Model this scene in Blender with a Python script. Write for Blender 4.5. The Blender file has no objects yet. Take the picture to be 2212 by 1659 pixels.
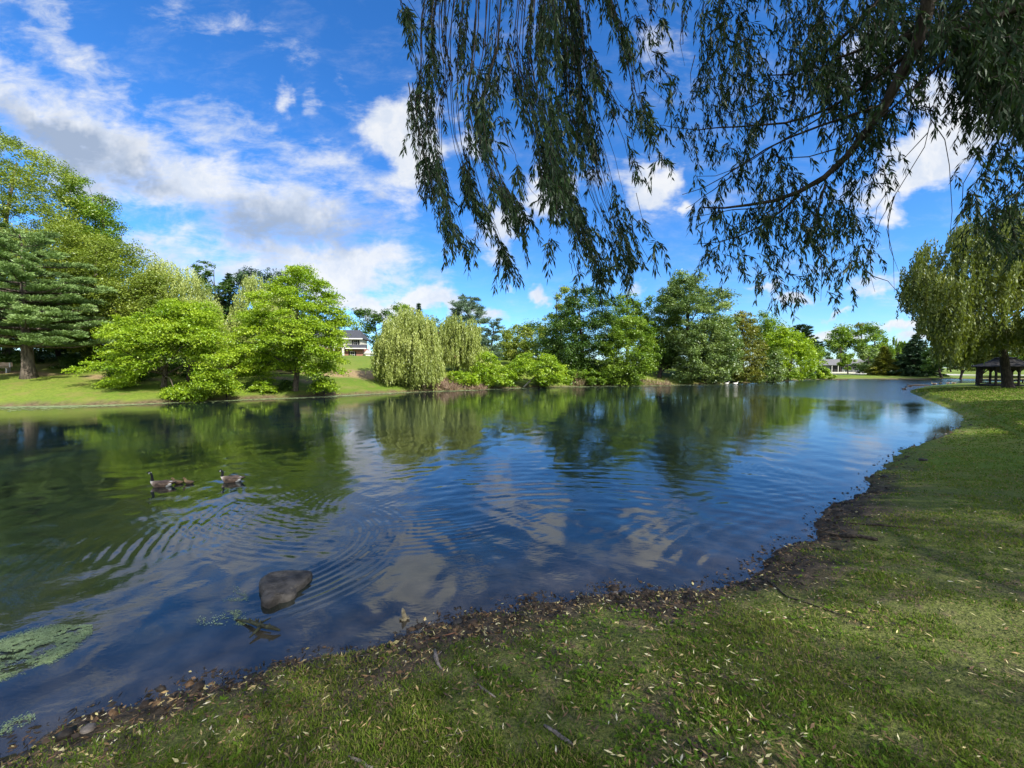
import bpy, bmesh, math, random
import numpy as np
from mathutils import Vector, Matrix
from math import radians as R, sin, cos, pi

SC = bpy.context.scene
COL = SC.collection
# ------------------------------------------------------------------ camera
CH = 2.6                      # eye height above the water
FPX = 834.0                   # focal length in pixels of a 2212 px wide picture
PITCH = math.atan((829.5 - 794.0) / FPX)
cam_d = bpy.data.cameras.new('camera')
cam_d.sensor_width = 36.0
cam_d.lens = 36.0 * FPX / 2212.0
cam_d.clip_start = 0.05
cam_d.clip_end = 3000.0
cam = bpy.data.objects.new('camera', cam_d)
COL.objects.link(cam)
cam.location = (0, 0, CH)
cam.rotation_euler = (pi / 2 - PITCH, 0, 0)
SC.camera = cam

# ------------------------------------------------------------------ light
SUN_AZ = R(134.0)             # clockwise from +Y (the view direction)
SUN_EL = R(38.0)
SUN_DIR = np.array([sin(SUN_AZ) * cos(SUN_EL), cos(SUN_AZ) * cos(SUN_EL), sin(SUN_EL)])
sd = bpy.data.lights.new('sun', 'SUN')
sd.energy = 4.0
sd.angle = R(0.5)
sd.color = (1.0, 0.95, 0.86)
sun = bpy.data.objects.new('sun', sd)
COL.objects.link(sun)
sun.rotation_euler = Vector(SUN_DIR).to_track_quat('Z', 'Y').to_euler()

SC.view_settings.view_transform = 'Standard'
SC.view_settings.look = 'None'
SC.view_settings.exposure = 1.2
SC.view_settings.gamma = 1.0

try:
    SC.cycles.max_bounces = 8
    SC.cycles.diffuse_bounces = 3
    SC.cycles.glossy_bounces = 3
    SC.cycles.transmission_bounces = 4
    SC.cycles.transparent_max_bounces = 8
    SC.cycles.sample_clamp_indirect = 6.0
    SC.cycles.caustics_reflective = False
    SC.cycles.caustics_refractive = False
    SC.cycles.use_denoising = True
    SC.cycles.denoiser = 'OPENIMAGEDENOISE'
except Exception:
    pass


def ray(u, v):
    """direction (world) with Y = 1 through a point of the 2212 x 1659 picture"""
    x = (np.asarray(u, float) - 1106.0) / FPX
    y = -(np.asarray(v, float) - 829.5) / FPX
    wy = cos(PITCH) + y * sin(PITCH)
    wz = -sin(PITCH) + y * cos(PITCH)
    return x / wy, wz / wy


def at(u, v, Y):
    dx, dz = ray(u, v)
    return np.stack([dx * Y, np.broadcast_to(Y, np.shape(dx * Y)) * 1.0, CH + dz * Y], -1)


def gnd(u, v, z=0.0):
    dx, dz = ray(u, v)
    Y = (z - CH) / dz
    return np.array([dx * Y, Y])


# ------------------------------------------------------------------ sky with clouds
world = bpy.data.worlds.new("World")
SC.world = world
world.use_nodes = True
wt = world.node_tree
wt.nodes.clear()


class NT:
    """small helper for writing node graphs"""
    def __init__(s, tree):
        s.t = tree

    def n(s, typ, **kw):
        nd = s.t.nodes.new(typ)
        for k, v in kw.items():
            setattr(nd, k, v)
        return nd

    def put(s, sock, val):
        if isinstance(val, bpy.types.NodeSocket):
            s.t.links.new(val, sock)
        elif val is not None:
            if hasattr(sock, 'default_value'):
                if isinstance(val, (tuple, list)) and len(val) == 3 and sock.type == 'RGBA':
                    val = (*val, 1.0)
                sock.default_value = val

    def math(s, op, a, b=None, c=None, clamp=False):
        nd = s.n('ShaderNodeMath', operation=op, use_clamp=clamp)
        for i, x in enumerate((a, b, c)):
            if x is not None:
                s.put(nd.inputs[i], x)
        return nd.outputs[0]

    def vmath(s, op, a, b=None):
        nd = s.n('ShaderNodeVectorMath', operation=op)
        s.put(nd.inputs[0], a)
        if b is not None:
            if op == 'SCALE':
                s.put(nd.inputs['Scale'], b)
            else:
                s.put(nd.inputs[1], b)
        return nd.outputs['Value'] if op in ('LENGTH', 'DOT_PRODUCT') else nd.outputs[0]

    def noise(s, vec, scale, detail=4, rough=0.55, dist=0.0, color=False, lac=2.0):
        nd = s.n('ShaderNodeTexNoise')
        s.put(nd.inputs['Vector'], vec)
        nd.inputs['Scale'].default_value = scale
        nd.inputs['Detail'].default_value = detail
        nd.inputs['Roughness'].default_value = rough
        nd.inputs['Lacunarity'].default_value = lac
        nd.inputs['Distortion'].default_value = dist
        return nd.outputs['Color'] if color else nd.outputs['Fac']

    def ramp(s, fac, a, b, lo=0.0, hi=1.0, smooth=True):
        nd = s.n('ShaderNodeMapRange')
        nd.interpolation_type = 'SMOOTHSTEP' if smooth else 'LINEAR'
        s.put(nd.inputs['Value'], fac)
        nd.inputs['From Min'].default_value = a
        nd.inputs['From Max'].default_value = b
        nd.inputs['To Min'].default_value = lo
        nd.inputs['To Max'].default_value = hi
        return nd.outputs['Result']

    def mix(s, fac, a, b, blend='MIX'):
        nd = s.n('ShaderNodeMix', data_type='RGBA', blend_type=blend)
        s.put(nd.inputs[0], fac)
        s.put(nd.inputs[6], a)
        s.put(nd.inputs[7], b)
        return nd.outputs[2]

    def mapping(s, vec, loc=(0, 0, 0), rot=(0, 0, 0), scale=(1, 1, 1), typ='POINT'):
        nd = s.n('ShaderNodeMapping', vector_type=typ)
        s.put(nd.inputs['Vector'], vec)
        nd.inputs['Location'].default_value = loc
        nd.inputs['Rotation'].default_value = rot
        nd.inputs['Scale'].default_value = scale
        return nd.outputs[0]


W = NT(wt)
wout = W.n('ShaderNodeOutputWorld')
wbg = W.n('ShaderNodeBackground')
wbg.inputs['Strength'].default_value = 0.12
wt.links.new(wbg.outputs[0], wout.inputs[0])
sky = W.n('ShaderNodeTexSky', sky_type='NISHITA')
sky.sun_disc = False
sky.sun_elevation = SUN_EL
sky.sun_rotation = SUN_AZ
sky.air_density = 1.0
sky.dust_density = 0.25
sky.ozone_density = 3.0
sky.altitude = 200.0
tc = W.n('ShaderNodeTexCoord')
sp = W.n('ShaderNodeSeparateXYZ')
wt.links.new(tc.outputs['Generated'], sp.inputs[0])
dX, dY, dZ = sp.outputs
ysafe = W.math('MAXIMUM', W.math('ABSOLUTE', dY), 0.08)
gx = W.math('DIVIDE', dX, ysafe)
gz = W.math('DIVIDE', dZ, ysafe)
cg = W.n('ShaderNodeCombineXYZ')
W.put(cg.inputs[0], gx); W.put(cg.inputs[1], gz)
W.put(cg.inputs[2], W.math('MULTIPLY', W.math('LESS_THAN', dY, 0.0), 7.0))
G = cg.outputs[0]
# the cloud layer seen in perspective
zs = W.math('ADD', W.math('MAXIMUM', dZ, 0.0), 0.10)
cp = W.n('ShaderNodeCombineXYZ')
W.put(cp.inputs[0], W.math('DIVIDE', dX, zs)); W.put(cp.inputs[1], W.math('DIVIDE', dY, zs))
Pl = cp.outputs[0]
# warp
wn = W.noise(G, 3.0, 5, 0.62, color=True)
wv = W.vmath('SCALE', W.vmath('SUBTRACT', wn, (0.5, 0.5, 0.5)), 0.30)
wn2 = W.noise(G, 11.0, 4, 0.6, color=True)
wv2 = W.vmath('SCALE', W.vmath('SUBTRACT', wn2, (0.5, 0.5, 0.5)), 0.09)
Gw = W.vmath('ADD', W.vmath('ADD', G, wv), wv2)
flat = W.n('ShaderNodeVectorMath', operation='MULTIPLY')
W.put(flat.inputs[0], Gw); flat.inputs[1].default_value = (1, 1, 1)
Gw = flat.outputs[0]


def blob(u, v, ru, rv, ang, st, soft=1.0):
    dx, dz = ray(u, v)
    m = W.mapping(Gw, (float(dx), float(dz), 0), (0, 0, R(-ang)), (ru / FPX, rv / FPX, 1.0), 'TEXTURE')
    return W.ramp(W.vmath('LENGTH', m), 1.0 + 0.0, 1.0 - soft, 0.0, st)


def total(items):
    acc = None
    for it in items:
        b = blob(*it)
        acc = b if acc is None else W.math('ADD', acc, b)
    return acc


# (u, v, half width, half height, slope in degrees downwards to the right, strength)
white = total([
    (80, 240, 370, 165, 22, .92), (330, 380, 370, 150, 24, .92), (630, 470, 370, 155, 12, .86), (300, 200, 330, 70, 26, .45), (640, 330, 200, 60, 24, .5), (860, 420, 110, 70, 12, .6),
    (560, 585, 420, 90, 4, 0.85), (800, 580, 260, 70, 4, 0.8), (320, 530, 120, 60, 20, 0.7),
    (120, 60, 190, 70, 42, 0.62), (470, 40, 420, 60, 22, 0.36), (480, 250, 130, 80, 40, 0.62),
    (600, 205, 40, 65, -10, 0.75), (668, 215, 42, 68, 0, 0.72), (745, 170, 40, 50, -20, 0.45),
    (845, 275, 130, 105, 45, 1.5), (895, 330, 90, 110, 10, 1.3), (1085, 505, 110, 60, -15, 1.15), (1000, 300, 70, 60, 30, 0.9),
    (1395, 410, 90, 80, 10, 1.5), (1190, 420, 85, 75, 0, 1.4), (1300, 360, 120, 50, 0, 0.5),
    (1450, 90, 170, 110, 30, 0.5), (1455, 475, 36, 18, -15, 0.8), (1160, 633, 42, 34, 0, 1.25), (1090, 622, 26, 14, 0, 0.7),
    (890, 655, 150, 42, -8, 1.4), (1010, 668, 110, 34, 0, 1.2), (770, 640, 110, 36, 8, 1.1), (1370, 620, 40, 20, 0, 0.9),
    (2000, 350, 210, 105, -8, 1.7), (1900, 430, 120, 80, -20, 1.3), (2080, 240, 220, 70, 10, 1.3), (1870, 130, 160, 90, 0, 0.9),
    (1925, 490, 60, 35, 10, 0.95), (1890, 590, 120, 40, 0, 0.95), (1700, 640, 70, 22, 0, 0.9), (1820, 652, 70, 14, -3, 0.9),
    (1930, 680, 110, 26, 0, 1.2), (1820, 690, 80, 20, 0, 1.2), (1750, 705, 180, 26, 0, 1.0), (1990, 715, 150, 30, 0, 1.2),
    (2150, 650, 120, 60, 0, 0.9), (1640, 620, 50, 20, 0, 0.8),
    (-260, 200, 240, 200, 10, 0.9), (2500, 200, 300, 150, 0, 1.0), (1500, -260, 500, 150, 10, 0.8), (600, -350, 400, 130, 20, 0.9),
])
grey = total([
    (200, 320, 210, 75, 22, 1.0), (60, 270, 200, 60, 15, 0.9), (560, 490, 210, 75, 3, 1.1), (760, 500, 170, 60, 6, 0.8), (320, 400, 110, 40, 25, 0.9),
    (430, 620, 200, 30, 0, 0.3),
])
nf = W.noise(Pl, 1.7, 8, 0.62, 0.5)
nfine = W.noise(W.mapping(G, rot=(0, 0, R(25)), scale=(1, 2.4, 1)), 7.0, 8, 0.66, 0.3)
nn = W.math('ADD', W.math('MULTIPLY', nf, 0.38), W.math('MULTIPLY', nfine, 0.62))
body = W.math('ADD', white, W.math('MULTIPLY', W.math('SUBTRACT', nn, 0.5), 3.4))
dens = W.ramp(body, 0.05, 1.15)
# unseen broken cloud behind the camera, thickened and brightened to lift the ambient light
back = W.ramp(nf, 0.36, 0.56)
isback = W.ramp(dY, 0.12, -0.05)
dens = W.math('ADD', W.math('MULTIPLY', dens, W.math('SUBTRACT', 1.0, isback)), W.math('MULTIPLY', back, isback), clamp=True)
# thin milkiness
thin = W.math('MULTIPLY', W.ramp(nn, 0.45, 0.72), 0.22)
dens = W.math('MAXIMUM', dens, thin)
gr = W.math('MULTIPLY', grey, W.ramp(nn, 0.24, 0.54), clamp=True)
puff = W.ramp(W.noise(Gw, 9.0, 5, 0.6), 0.35, 0.65)
ccol = W.mix(puff, (2.7, 2.95, 3.35), (3.45, 3.5, 3.55))
ccol = W.mix(W.math('MULTIPLY', gr, 1.0), ccol, (1.45, 1.75, 2.25))
hs = W.n('ShaderNodeHueSaturation')
hs.inputs['Hue'].default_value = 0.497
hs.inputs['Saturation'].default_value = 1.25
hs.inputs['Value'].default_value = 1.0
wt.links.new(sky.outputs[0], hs.inputs['Color'])
skyc = W.mix(1.0, hs.outputs[0], (0.50, 0.67, 0.89), 'MULTIPLY')
ccol = W.mix(isback, ccol, (8.0, 8.0, 8.1))  # extra bright cloud behind the camera, added as fill for the shaded foreground
final = W.mix(W.math('MULTIPLY', dens, 0.94), skyc, ccol)
wt.links.new(final, wbg.inputs['Color'])

# ------------------------------------------------------------------ general helpers
rng = np.random.default_rng(11)


def hash2(ix, iy, seed):
    h = (ix * 374761393 + iy * 668265263 + seed * 1274126177) & 0x7fffffff
    h = ((h ^ (h >> 13)) * 1274126177) & 0x7fffffff
    return ((h ^ (h >> 16)) & 0xffff) / 65535.0


def vnoise(x, y, seed=0):
    x = np.asarray(x, float); y = np.asarray(y, float)
    ix = np.floor(x).astype(np.int64); iy = np.floor(y).astype(np.int64)
    fx = x - ix; fy = y - iy
    fx = fx * fx * (3 - 2 * fx); fy = fy * fy * (3 - 2 * fy)
    a = hash2(ix, iy, seed); b = hash2(ix + 1, iy, seed)
    c = hash2(ix, iy + 1, seed); d = hash2(ix + 1, iy + 1, seed)
    return a + (b - a) * fx + (c - a) * fy + (a - b - c + d) * fx * fy


def fbm(x, y, seed=0, oct=4):
    s = 0; a = 0.5; t = 0
    for i in range(oct):
        s = s + a * vnoise(x * 2 ** i, y * 2 ** i, seed + i * 17); t += a; a *= 0.55
    return s / t


def smooth(a, b, x):
    t = np.clip((x - a) / (b - a), 0, 1)
    return t * t * (3 - 2 * t)


def link(name, me, mat=None, parent=None):
    o = bpy.data.objects.new(name, me)
    COL.objects.link(o)
    if mat is not None:
        for m in (mat if isinstance(mat, (list, tuple)) else [mat]):
            me.materials.append(m)
    if parent is not None:
        o.parent = parent
    return o


def tag(o, label=None, cat=None, group=None, kind=None):
    if label: o['label'] = label
    if cat: o['category'] = cat
    if group: o['group'] = group
    if kind: o['kind'] = kind
    return o


def empty(name, loc=(0, 0, 0), rz=0.0):
    o = bpy.data.objects.new(name, None)
    COL.objects.link(o)
    o.location = tuple(float(c) for c in loc)
    o.rotation_euler = (0, 0, rz)
    o.empty_display_size = 0.2
    return o


def npmesh(name, verts, faces, attrs=None, smooth_shade=False):
    """verts (n,3); faces (m,k) all of one size"""
    me = bpy.data.meshes.new(name)
    verts = np.ascontiguousarray(verts, np.float32)
    faces = np.ascontiguousarray(faces, np.int32)
    n, (m, k) = len(verts), faces.shape
    me.vertices.add(n)
    me.vertices.foreach_set('co', verts.ravel())
    me.loops.add(m * k)
    me.loops.foreach_set('vertex_index', faces.ravel())
    me.polygons.add(m)
    me.polygons.foreach_set('loop_start', np.arange(0, m * k, k, dtype=np.int32))
    if smooth_shade:
        me.polygons.foreach_set('use_smooth', np.ones(m, bool))
    if attrs:
        for an, av in attrs.items():
            av = np.asarray(av, np.float32)
            a = me.attributes.new(an, 'FLOAT', 'POINT')
            a.data.foreach_set('value', av.ravel())
    me.update(calc_edges=True)
    return me


def norm(v):
    return v / np.maximum(np.linalg.norm(v, axis=-1, keepdims=True), 1e-9)


def tube(path, rad, seg=8, caps=True, squash=None):
    """verts, quads of a tapered tube along a polyline"""
    P = np.asarray(path, float); n = len(P)
    r = np.broadcast_to(np.asarray(rad, float), (n,))
    T = np.gradient(P, axis=0) if n > 1 else np.array([[0, 0, 1.0]])
    T = norm(T)
    ref = np.array([0.0, 0.0, 1.0]) if abs(T[0][2]) < 0.9 else np.array([1.0, 0, 0])
    A = np.zeros_like(P)
    a = norm(np.cross(T[0], ref))
    for i in range(n):
        a = a - T[i] * np.dot(a, T[i]); a = norm(a); A[i] = a
    B = np.cross(T, A)
    th = np.arange(seg) * 2 * pi / seg
    V = P[:, None, :] + r[:, None, None] * (np.cos(th)[None, :, None] * A[:, None, :] + np.sin(th)[None, :, None] * B[:, None, :])
    V = V.reshape(-1, 3)
    F = []
    for i in range(n - 1):
        for j in range(seg):
            j2 = (j + 1) % seg
            F.append((i * seg + j, i * seg + j2, (i + 1) * seg + j2, (i + 1) * seg + j))
    if caps:
        V = np.vstack([V, P[0] - T[0] * r[0] * 0.3, P[-1] + T[-1] * r[-1] * 0.3])
        c0, c1 = len(V) - 2, len(V) - 1
        for j in range(0, seg):
            j2 = (j + 1) % seg
            F.append((c0, j2, j, j)); b = (n - 1) * seg
            F.append((c1, b + j, b + j2, b + j2))
    return V, F


class MB:
    """collects pieces into one mesh"""
    def __init__(s):
        s.v = []; s.f = []; s.n = 0; s.mi = []

    def add(s, V, F, mi=0):
        s.v.append(np.asarray(V, float))
        for f in F:
            g = []
            for i in f:
                if not g or (i + s.n) != g[-1]:
                    g.append(int(i) + s.n)
            s.f.append(tuple(dict.fromkeys(g)))
            s.mi.append(mi)
        s.n += len(V)

    def tube(s, path, rad, seg=8, mi=0, caps=True):
        s.add(*tube(path, rad, seg, caps), mi=mi)

    def box(s, x0, x1, y0, y1, z0, z1, mi=0, M=None):
        V = np.array([(x, y, z) for x in (x0, x1) for y in (y0, y1) for z in (z0, z1)], float)
        if M is not None:
            V = np.array([tuple(M @ Vector(p)) for p in V])
        F = [(0, 1, 3, 2), (4, 6, 7, 5), (0, 4, 5, 1), (2, 3, 7, 6), (0, 2, 6, 4), (1, 5, 7, 3)]
        s.add(V, F, mi)

    def prism(s, poly, axis, a0, a1, mi=0):
        """poly: 2-D points; axis 'x' or 'y' extrusion, other coords (h, z)"""
        n = len(poly)
        V = []
        for a in (a0, a1):
            for (h, z) in poly:
                V.append((a, h, z) if axis == 'x' else (h, a, z) if axis == 'y' else (h, z, a))
        F = [tuple(range(n - 1, -1, -1)), tuple(range(n, 2 * n))]
        for i in range(n):
            j = (i + 1) % n
            F.append((i, j, n + j, n + i))
        s.add(V, F, mi)

    def build(s, name, mat, parent=None, smooth_shade=False, bevel=0.0):
        me = bpy.data.meshes.new(name)
        V = np.vstack(s.v)
        me.from_pydata([tuple(p) for p in V], [], s.f)
        me.polygons.foreach_set('material_index', np.array(s.mi, np.int32))
        me.polygons.foreach_set('use_smooth', np.full(len(s.f), smooth_shade))
        me.update()
        bm = bmesh.new(); bm.from_mesh(me)
        bmesh.ops.recalc_face_normals(bm, faces=bm.faces)
        if bevel > 0:
            bmesh.ops.bevel(bm, geom=[e for e in bm.edges if e.is_manifold and e.calc_face_angle(0) > 0.6], offset=bevel, segments=1, affect='EDGES')
        bm.to_mesh(me); bm.free()
        return link(name, me, mat, parent)


# ------------------------------------------------------------------ materials
def new_mat(name):
    m = bpy.data.materials.new(name)
    m.use_nodes = True
    m.node_tree.nodes.clear()
    T = NT(m.node_tree)
    out = T.n('ShaderNodeOutputMaterial')
    return m, T, out


def leaf_mat(name, dark, mid, light, trans=0.35, gloss=0.03, rough=0.45):
    m, T, out = new_mat(name)
    at_ = T.n('ShaderNodeAttribute', attribute_name='tint')
    cr = T.n('ShaderNodeValToRGB')
    cr.color_ramp.elements[0].color = (*dark, 1)
    cr.color_ramp.elements[1].color = (*light, 1)
    e = cr.color_ramp.elements.new(0.5); e.color = (*mid, 1)
    T.put(cr.inputs[0], at_.outputs['Fac'])
    c = cr.outputs[0]
    df = T.n('ShaderNodeBsdfDiffuse'); T.put(df.inputs[0], c)
    tr = T.n('ShaderNodeBsdfTranslucent')
    T.put(tr.inputs[0], T.mix(1.0, c, (1.15, 1.1, 0.45), 'MULTIPLY'))
    ms = T.n('ShaderNodeMixShader'); ms.inputs[0].default_value = trans
    T.put(ms.inputs[1], df.outputs[0]); T.put(ms.inputs[2], tr.outputs[0])
    gl = T.n('ShaderNodeBsdfGlossy'); gl.inputs['Roughness'].default_value = rough
    gl.inputs[0].default_value = (0.9, 0.95, 0.9, 1)
    m2 = T.n('ShaderNodeMixShader'); m2.inputs[0].default_value = gloss
    T.put(m2.inputs[1], ms.outputs[0]); T.put(m2.inputs[2], gl.outputs[0])
    T.put(out.inputs[0], m2.outputs[0])
    return m


def surf_mat(name, c1, c2, scale=8.0, rough=0.8, bump=0.3, stretch=(1, 1, 1), detail=6, spec=0.3, lo=0.35, hi=0.65, bdist=0.02):
    m, T, out = new_mat(name)
    tcn = T.n('ShaderNodeTexCoord')
    mp = T.mapping(tcn.outputs['Object'], scale=stretch)
    n1 = T.noise(mp, scale, detail, 0.6)
    p = T.n('ShaderNodeBsdfPrincipled')
    T.put(p.inputs['Base Color'], T.mix(T.ramp(n1, lo, hi), c1, c2))
    p.inputs['Roughness'].default_value = rough
    p.inputs['Specular IOR Level'].default_value = spec
    if bump:
        b = T.n('ShaderNodeBump'); b.inputs['Strength'].default_value = bump; b.inputs['Distance'].default_value = bdist
        T.put(b.inputs['Height'], T.noise(mp, scale * 2.2, 6, 0.65))
        T.put(p.inputs['Normal'], b.outputs[0])
    T.put(out.inputs[0], p.outputs[0])
    return m


def attr_mat(name, stops, rough=0.7, attr='tint', spec=0.3, vary=0.25, nscale=60):
    """colour from a ramp along a vertex attribute (natural patterning)"""
    m, T, out = new_mat(name)
    a = T.n('ShaderNodeAttribute', attribute_name=attr)
    cr = T.n('ShaderNodeValToRGB')
    cr.color_ramp.interpolation = 'LINEAR'
    while len(cr.color_ramp.elements) < len(stops):
        cr.color_ramp.elements.new(0.5)
    for e, (p_, c_) in zip(cr.color_ramp.elements, stops):
        e.position = p_; e.color = (*c_, 1)
    T.put(cr.inputs[0], a.outputs['Fac'])
    tcn = T.n('ShaderNodeTexCoord')
    n = T.noise(tcn.outputs['Object'], nscale, 4, 0.6)
    k = T.ramp(n, 0.3, 0.7, 1 - vary, 1 + vary)
    p = T.n('ShaderNodeBsdfPrincipled')
    T.put(p.inputs['Base Color'], T.vmath('SCALE', cr.outputs[0], k))
    p.inputs['Roughness'].default_value = rough
    p.inputs['Specular IOR Level'].default_value = spec
    T.put(out.inputs[0], p.outputs[0])
    return m


BARK = surf_mat('bark', (0.055, 0.042, 0.032), (0.16, 0.13, 0.10), 9, 0.9, 0.8, (1, 1, 0.22), bdist=0.05)
BARK_D = surf_mat('bark_dark', (0.022, 0.017, 0.013), (0.06, 0.048, 0.038), 10, 0.9, 0.8, (1, 1, 0.25), bdist=0.04)
BARK_P = surf_mat('bark_pale', (0.24, 0.22, 0.19), (0.42, 0.39, 0.34), 7, 0.85, 0.4, (1, 1, 0.3))

# ------------------------------------------------------------------ pond outline and terrain
NEAR = [(0, 1640), (140, 1592), (280, 1545), (400, 1500), (520, 1470), (640, 1442), (740, 1420), (860, 1392), (960, 1357), (1040, 1338),
        (1100, 1322), (1170, 1308), (1230, 1289), (1300, 1277), (1360, 1272), (1440, 1273), (1510, 1273), (1550, 1262), (1590, 1245), (1660, 1213), (1725, 1180),
        (1762, 1140), (1800, 1102), (1850, 1067), (1885, 1035), (1905, 1003), (1940, 978), (1995, 958), (2050, 938), (2085, 912), (2072, 892),
        (2030, 874), (1985, 856), (1962, 846), (1985, 838), (2030, 833), (2090, 830.5), (2212, 828.5), (2500, 827)]
FAR = [(2600, 819.5), (2212, 818.5), (2100, 818), (1950, 818), (1850, 818.5), (1790, 819), (1730, 820), (1680, 824.5), (1600, 828), (1500, 831), (1400, 832.5), (1300, 833.5),
       (1200, 836), (1100, 838.5), (1000, 843), (900, 846), (800, 851), (720, 855), (640, 859), (520, 863), (400, 868), (300, 873), (150, 876.5), (0, 878.5), (-250, 884), (-700, 896)]
pond = [tuple(gnd(u, v)) for (u, v) in NEAR] + [tuple(gnd(u, v)) for (u, v) in FAR]
n_near = len(NEAR)
pond += [(-70, 12), (-60, -6), (-30, -5), (-14, -1.6), (-7.5, 0.9)]
seg_amp = []
PN = len(pond)
for i in range(PN):
    x, y = pond[i]
    if i < n_near or i >= PN - 4:
        seg_amp.append(0)       # near bank
    else:
        seg_amp.append(1)       # far bank


def chaikin(pts, tags, it=2):
    for _ in range(it):
        q, t = [], []
        for i in range(len(pts)):
            a = np.array(pts[i]); b = np.array(pts[(i + 1) % len(pts)])
            q += [tuple(a * .75 + b * .25), tuple(a * .25 + b * .75)]
            t += [tags[i], tags[i] if tags[i] == tags[(i + 1) % len(pts)] else tags[i]]
        pts, tags = q, t
    return pts, tags


POND, PTAG = chaikin(pond, seg_amp, 2)
POND = np.array(POND); PTAG = np.array(PTAG)


def shore(x, y):
    """signed distance to the shoreline (land positive) and which bank"""
    x = np.asarray(x, float).ravel(); y = np.asarray(y, float).ravel()
    best = np.full(len(x), 1e9); tagv = np.zeros(len(x)); inside = np.zeros(len(x), bool)
    A = POND; B = np.roll(POND, -1, axis=0)
    for i in range(len(A)):
        ax, ay = A[i]; bx, by = B[i]
        dx, dy = bx - ax, by - ay
        t = np.clip(((x - ax) * dx + (y - ay) * dy) / (dx * dx + dy * dy + 1e-12), 0, 1)
        d = (x - ax - t * dx) ** 2 + (y - ay - t * dy) ** 2
        m = d < best
        best[m] = d[m]; tagv[m] = PTAG[i]
        c = ((ay > y) != (by > y))
        if c.any():
            xx = ax + (y - ay) * dx / (dy if abs(dy) > 1e-9 else 1e-9)
            inside ^= c & (x < xx)
    d = np.sqrt(best)
    return np.where(inside, -d, d), tagv


LEDGE = np.array([gnd(u, v, z) for (u, v, z) in [(1998, 858, .1), (2035, 862, .25), (2080, 875, .32), (2130, 893, .35), (2175, 915, .38), (2240, 955, .4), (2330, 1010, .4)]])


def height(x, y):
    shp = np.shape(x)
    x = np.asarray(x, float).ravel(); y = np.asarray(y, float).ravel()
    d, tg = shore(x, y)
    rr = np.hypot(x, y)
    # ragged edge at small scale
    d = d + (fbm(x * 1.3, y * 1.3, 3) - 0.5) * 0.46 + (fbm(x * 5, y * 5, 5) - 0.5) * 0.22
    land = np.maximum(d, 0)
    near = 0.10 * (1 - np.exp(-land / 0.18)) + 0.52 * (1 - np.exp(-land / 2.6)) + 0.012 * np.minimum(land, 12)
    near += 0.09 * (fbm(x * 0.5, y * 0.5, 8) - 0.5) + 0.045 * (fbm(x * 2.2, y * 2.2, 9) - 0.5) * np.clip(land, 0, 1) + 0.02 * (fbm(x * 9, y * 9, 12, 3) - 0.5) * (rr < 25)
    amp = 5.1 * (1 - smooth(15, 70, x)) + 0.6
    hill = 0.22 * (1 - np.exp(-land / 0.35)) + amp * (1 - np.exp(-land / 24.0)) + 0.25 * (fbm(x * .15, y * .15, 21) - .5) * np.clip(land / 4, 0, 1)
    z = np.where(tg > 0.5, hill, near)
    # eroded ledge on the right bank
    bd = np.full(len(x), 1e9); sg = np.zeros(len(x)); endw = np.ones(len(x))
    for i in range(len(LEDGE) - 1):
        a = LEDGE[i]; b = LEDGE[i + 1]; e = b - a; L2 = e @ e
        t = ((x - a[0]) * e[0] + (y - a[1]) * e[1]) / L2
        tcl = np.clip(t, 0, 1)
        dd = np.hypot(x - a[0] - tcl * e[0], y - a[1] - tcl * e[1])
        s = (x - a[0]) * e[1] - (y - a[1]) * e[0]
        m = dd < bd
        bd[m] = dd[m]; sg[m] = np.sign(s[m])
    side = bd * sg                      # negative towards the lawn (right / up)
    lw = np.exp(-(bd / 6.0) ** 2) * (tg < .5) * (rr > 12)
    z = z + lw * np.where(side < 0, 0.16 * (1 - smooth(-0.25, 0.0, side)), -0.10) * np.clip(land / 0.6, 0, 1)
    z = np.where(d < 0, np.maximum(d * 0.22, -0.9) - 0.01, z)
    # worn hollow under a foot of rough ground near the camera keeps the eye at head height
    return z.reshape(shp), d.reshape(shp), tg.reshape(shp)


def hz(x, y):
    return float(height(np.array([x]), np.array([y]))[0][0])


def polar_grid(az, rr):
    A, Rr = np.meshgrid(az, rr)
    X = Rr * np.sin(A); Y = Rr * np.cos(A)
    nr, na = A.shape
    i = np.arange(nr - 1)[:, None] * na + np.arange(na - 1)[None, :]
    F = np.stack([i, i + 1, i + na + 1, i + na], -1).reshape(-1, 4)
    return X.ravel(), Y.ravel(), F


az = np.concatenate([np.arange(-180, -76, 2.0), np.arange(-76, 76, 0.22), np.arange(76, 180.1, 2.0)])
rr = np.concatenate([[0.02, 0.4, 0.8], np.geomspace(1.2, 420, 430), [700, 1300, 2500]])
gX, gY, gF = polar_grid(R(1) * az, rr)
gZ, gD, gT = height(gX, gY)
# bare earth on the far slope, trodden mud by the near water
P1 = gnd(690, 812, 1.9); P2 = gnd(845, 808, 2.2)


def spot(x, y, c, rx, ry):
    return np.exp(-(((x - c[0]) / rx) ** 2 + ((y - c[1]) / ry) ** 2))


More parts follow.
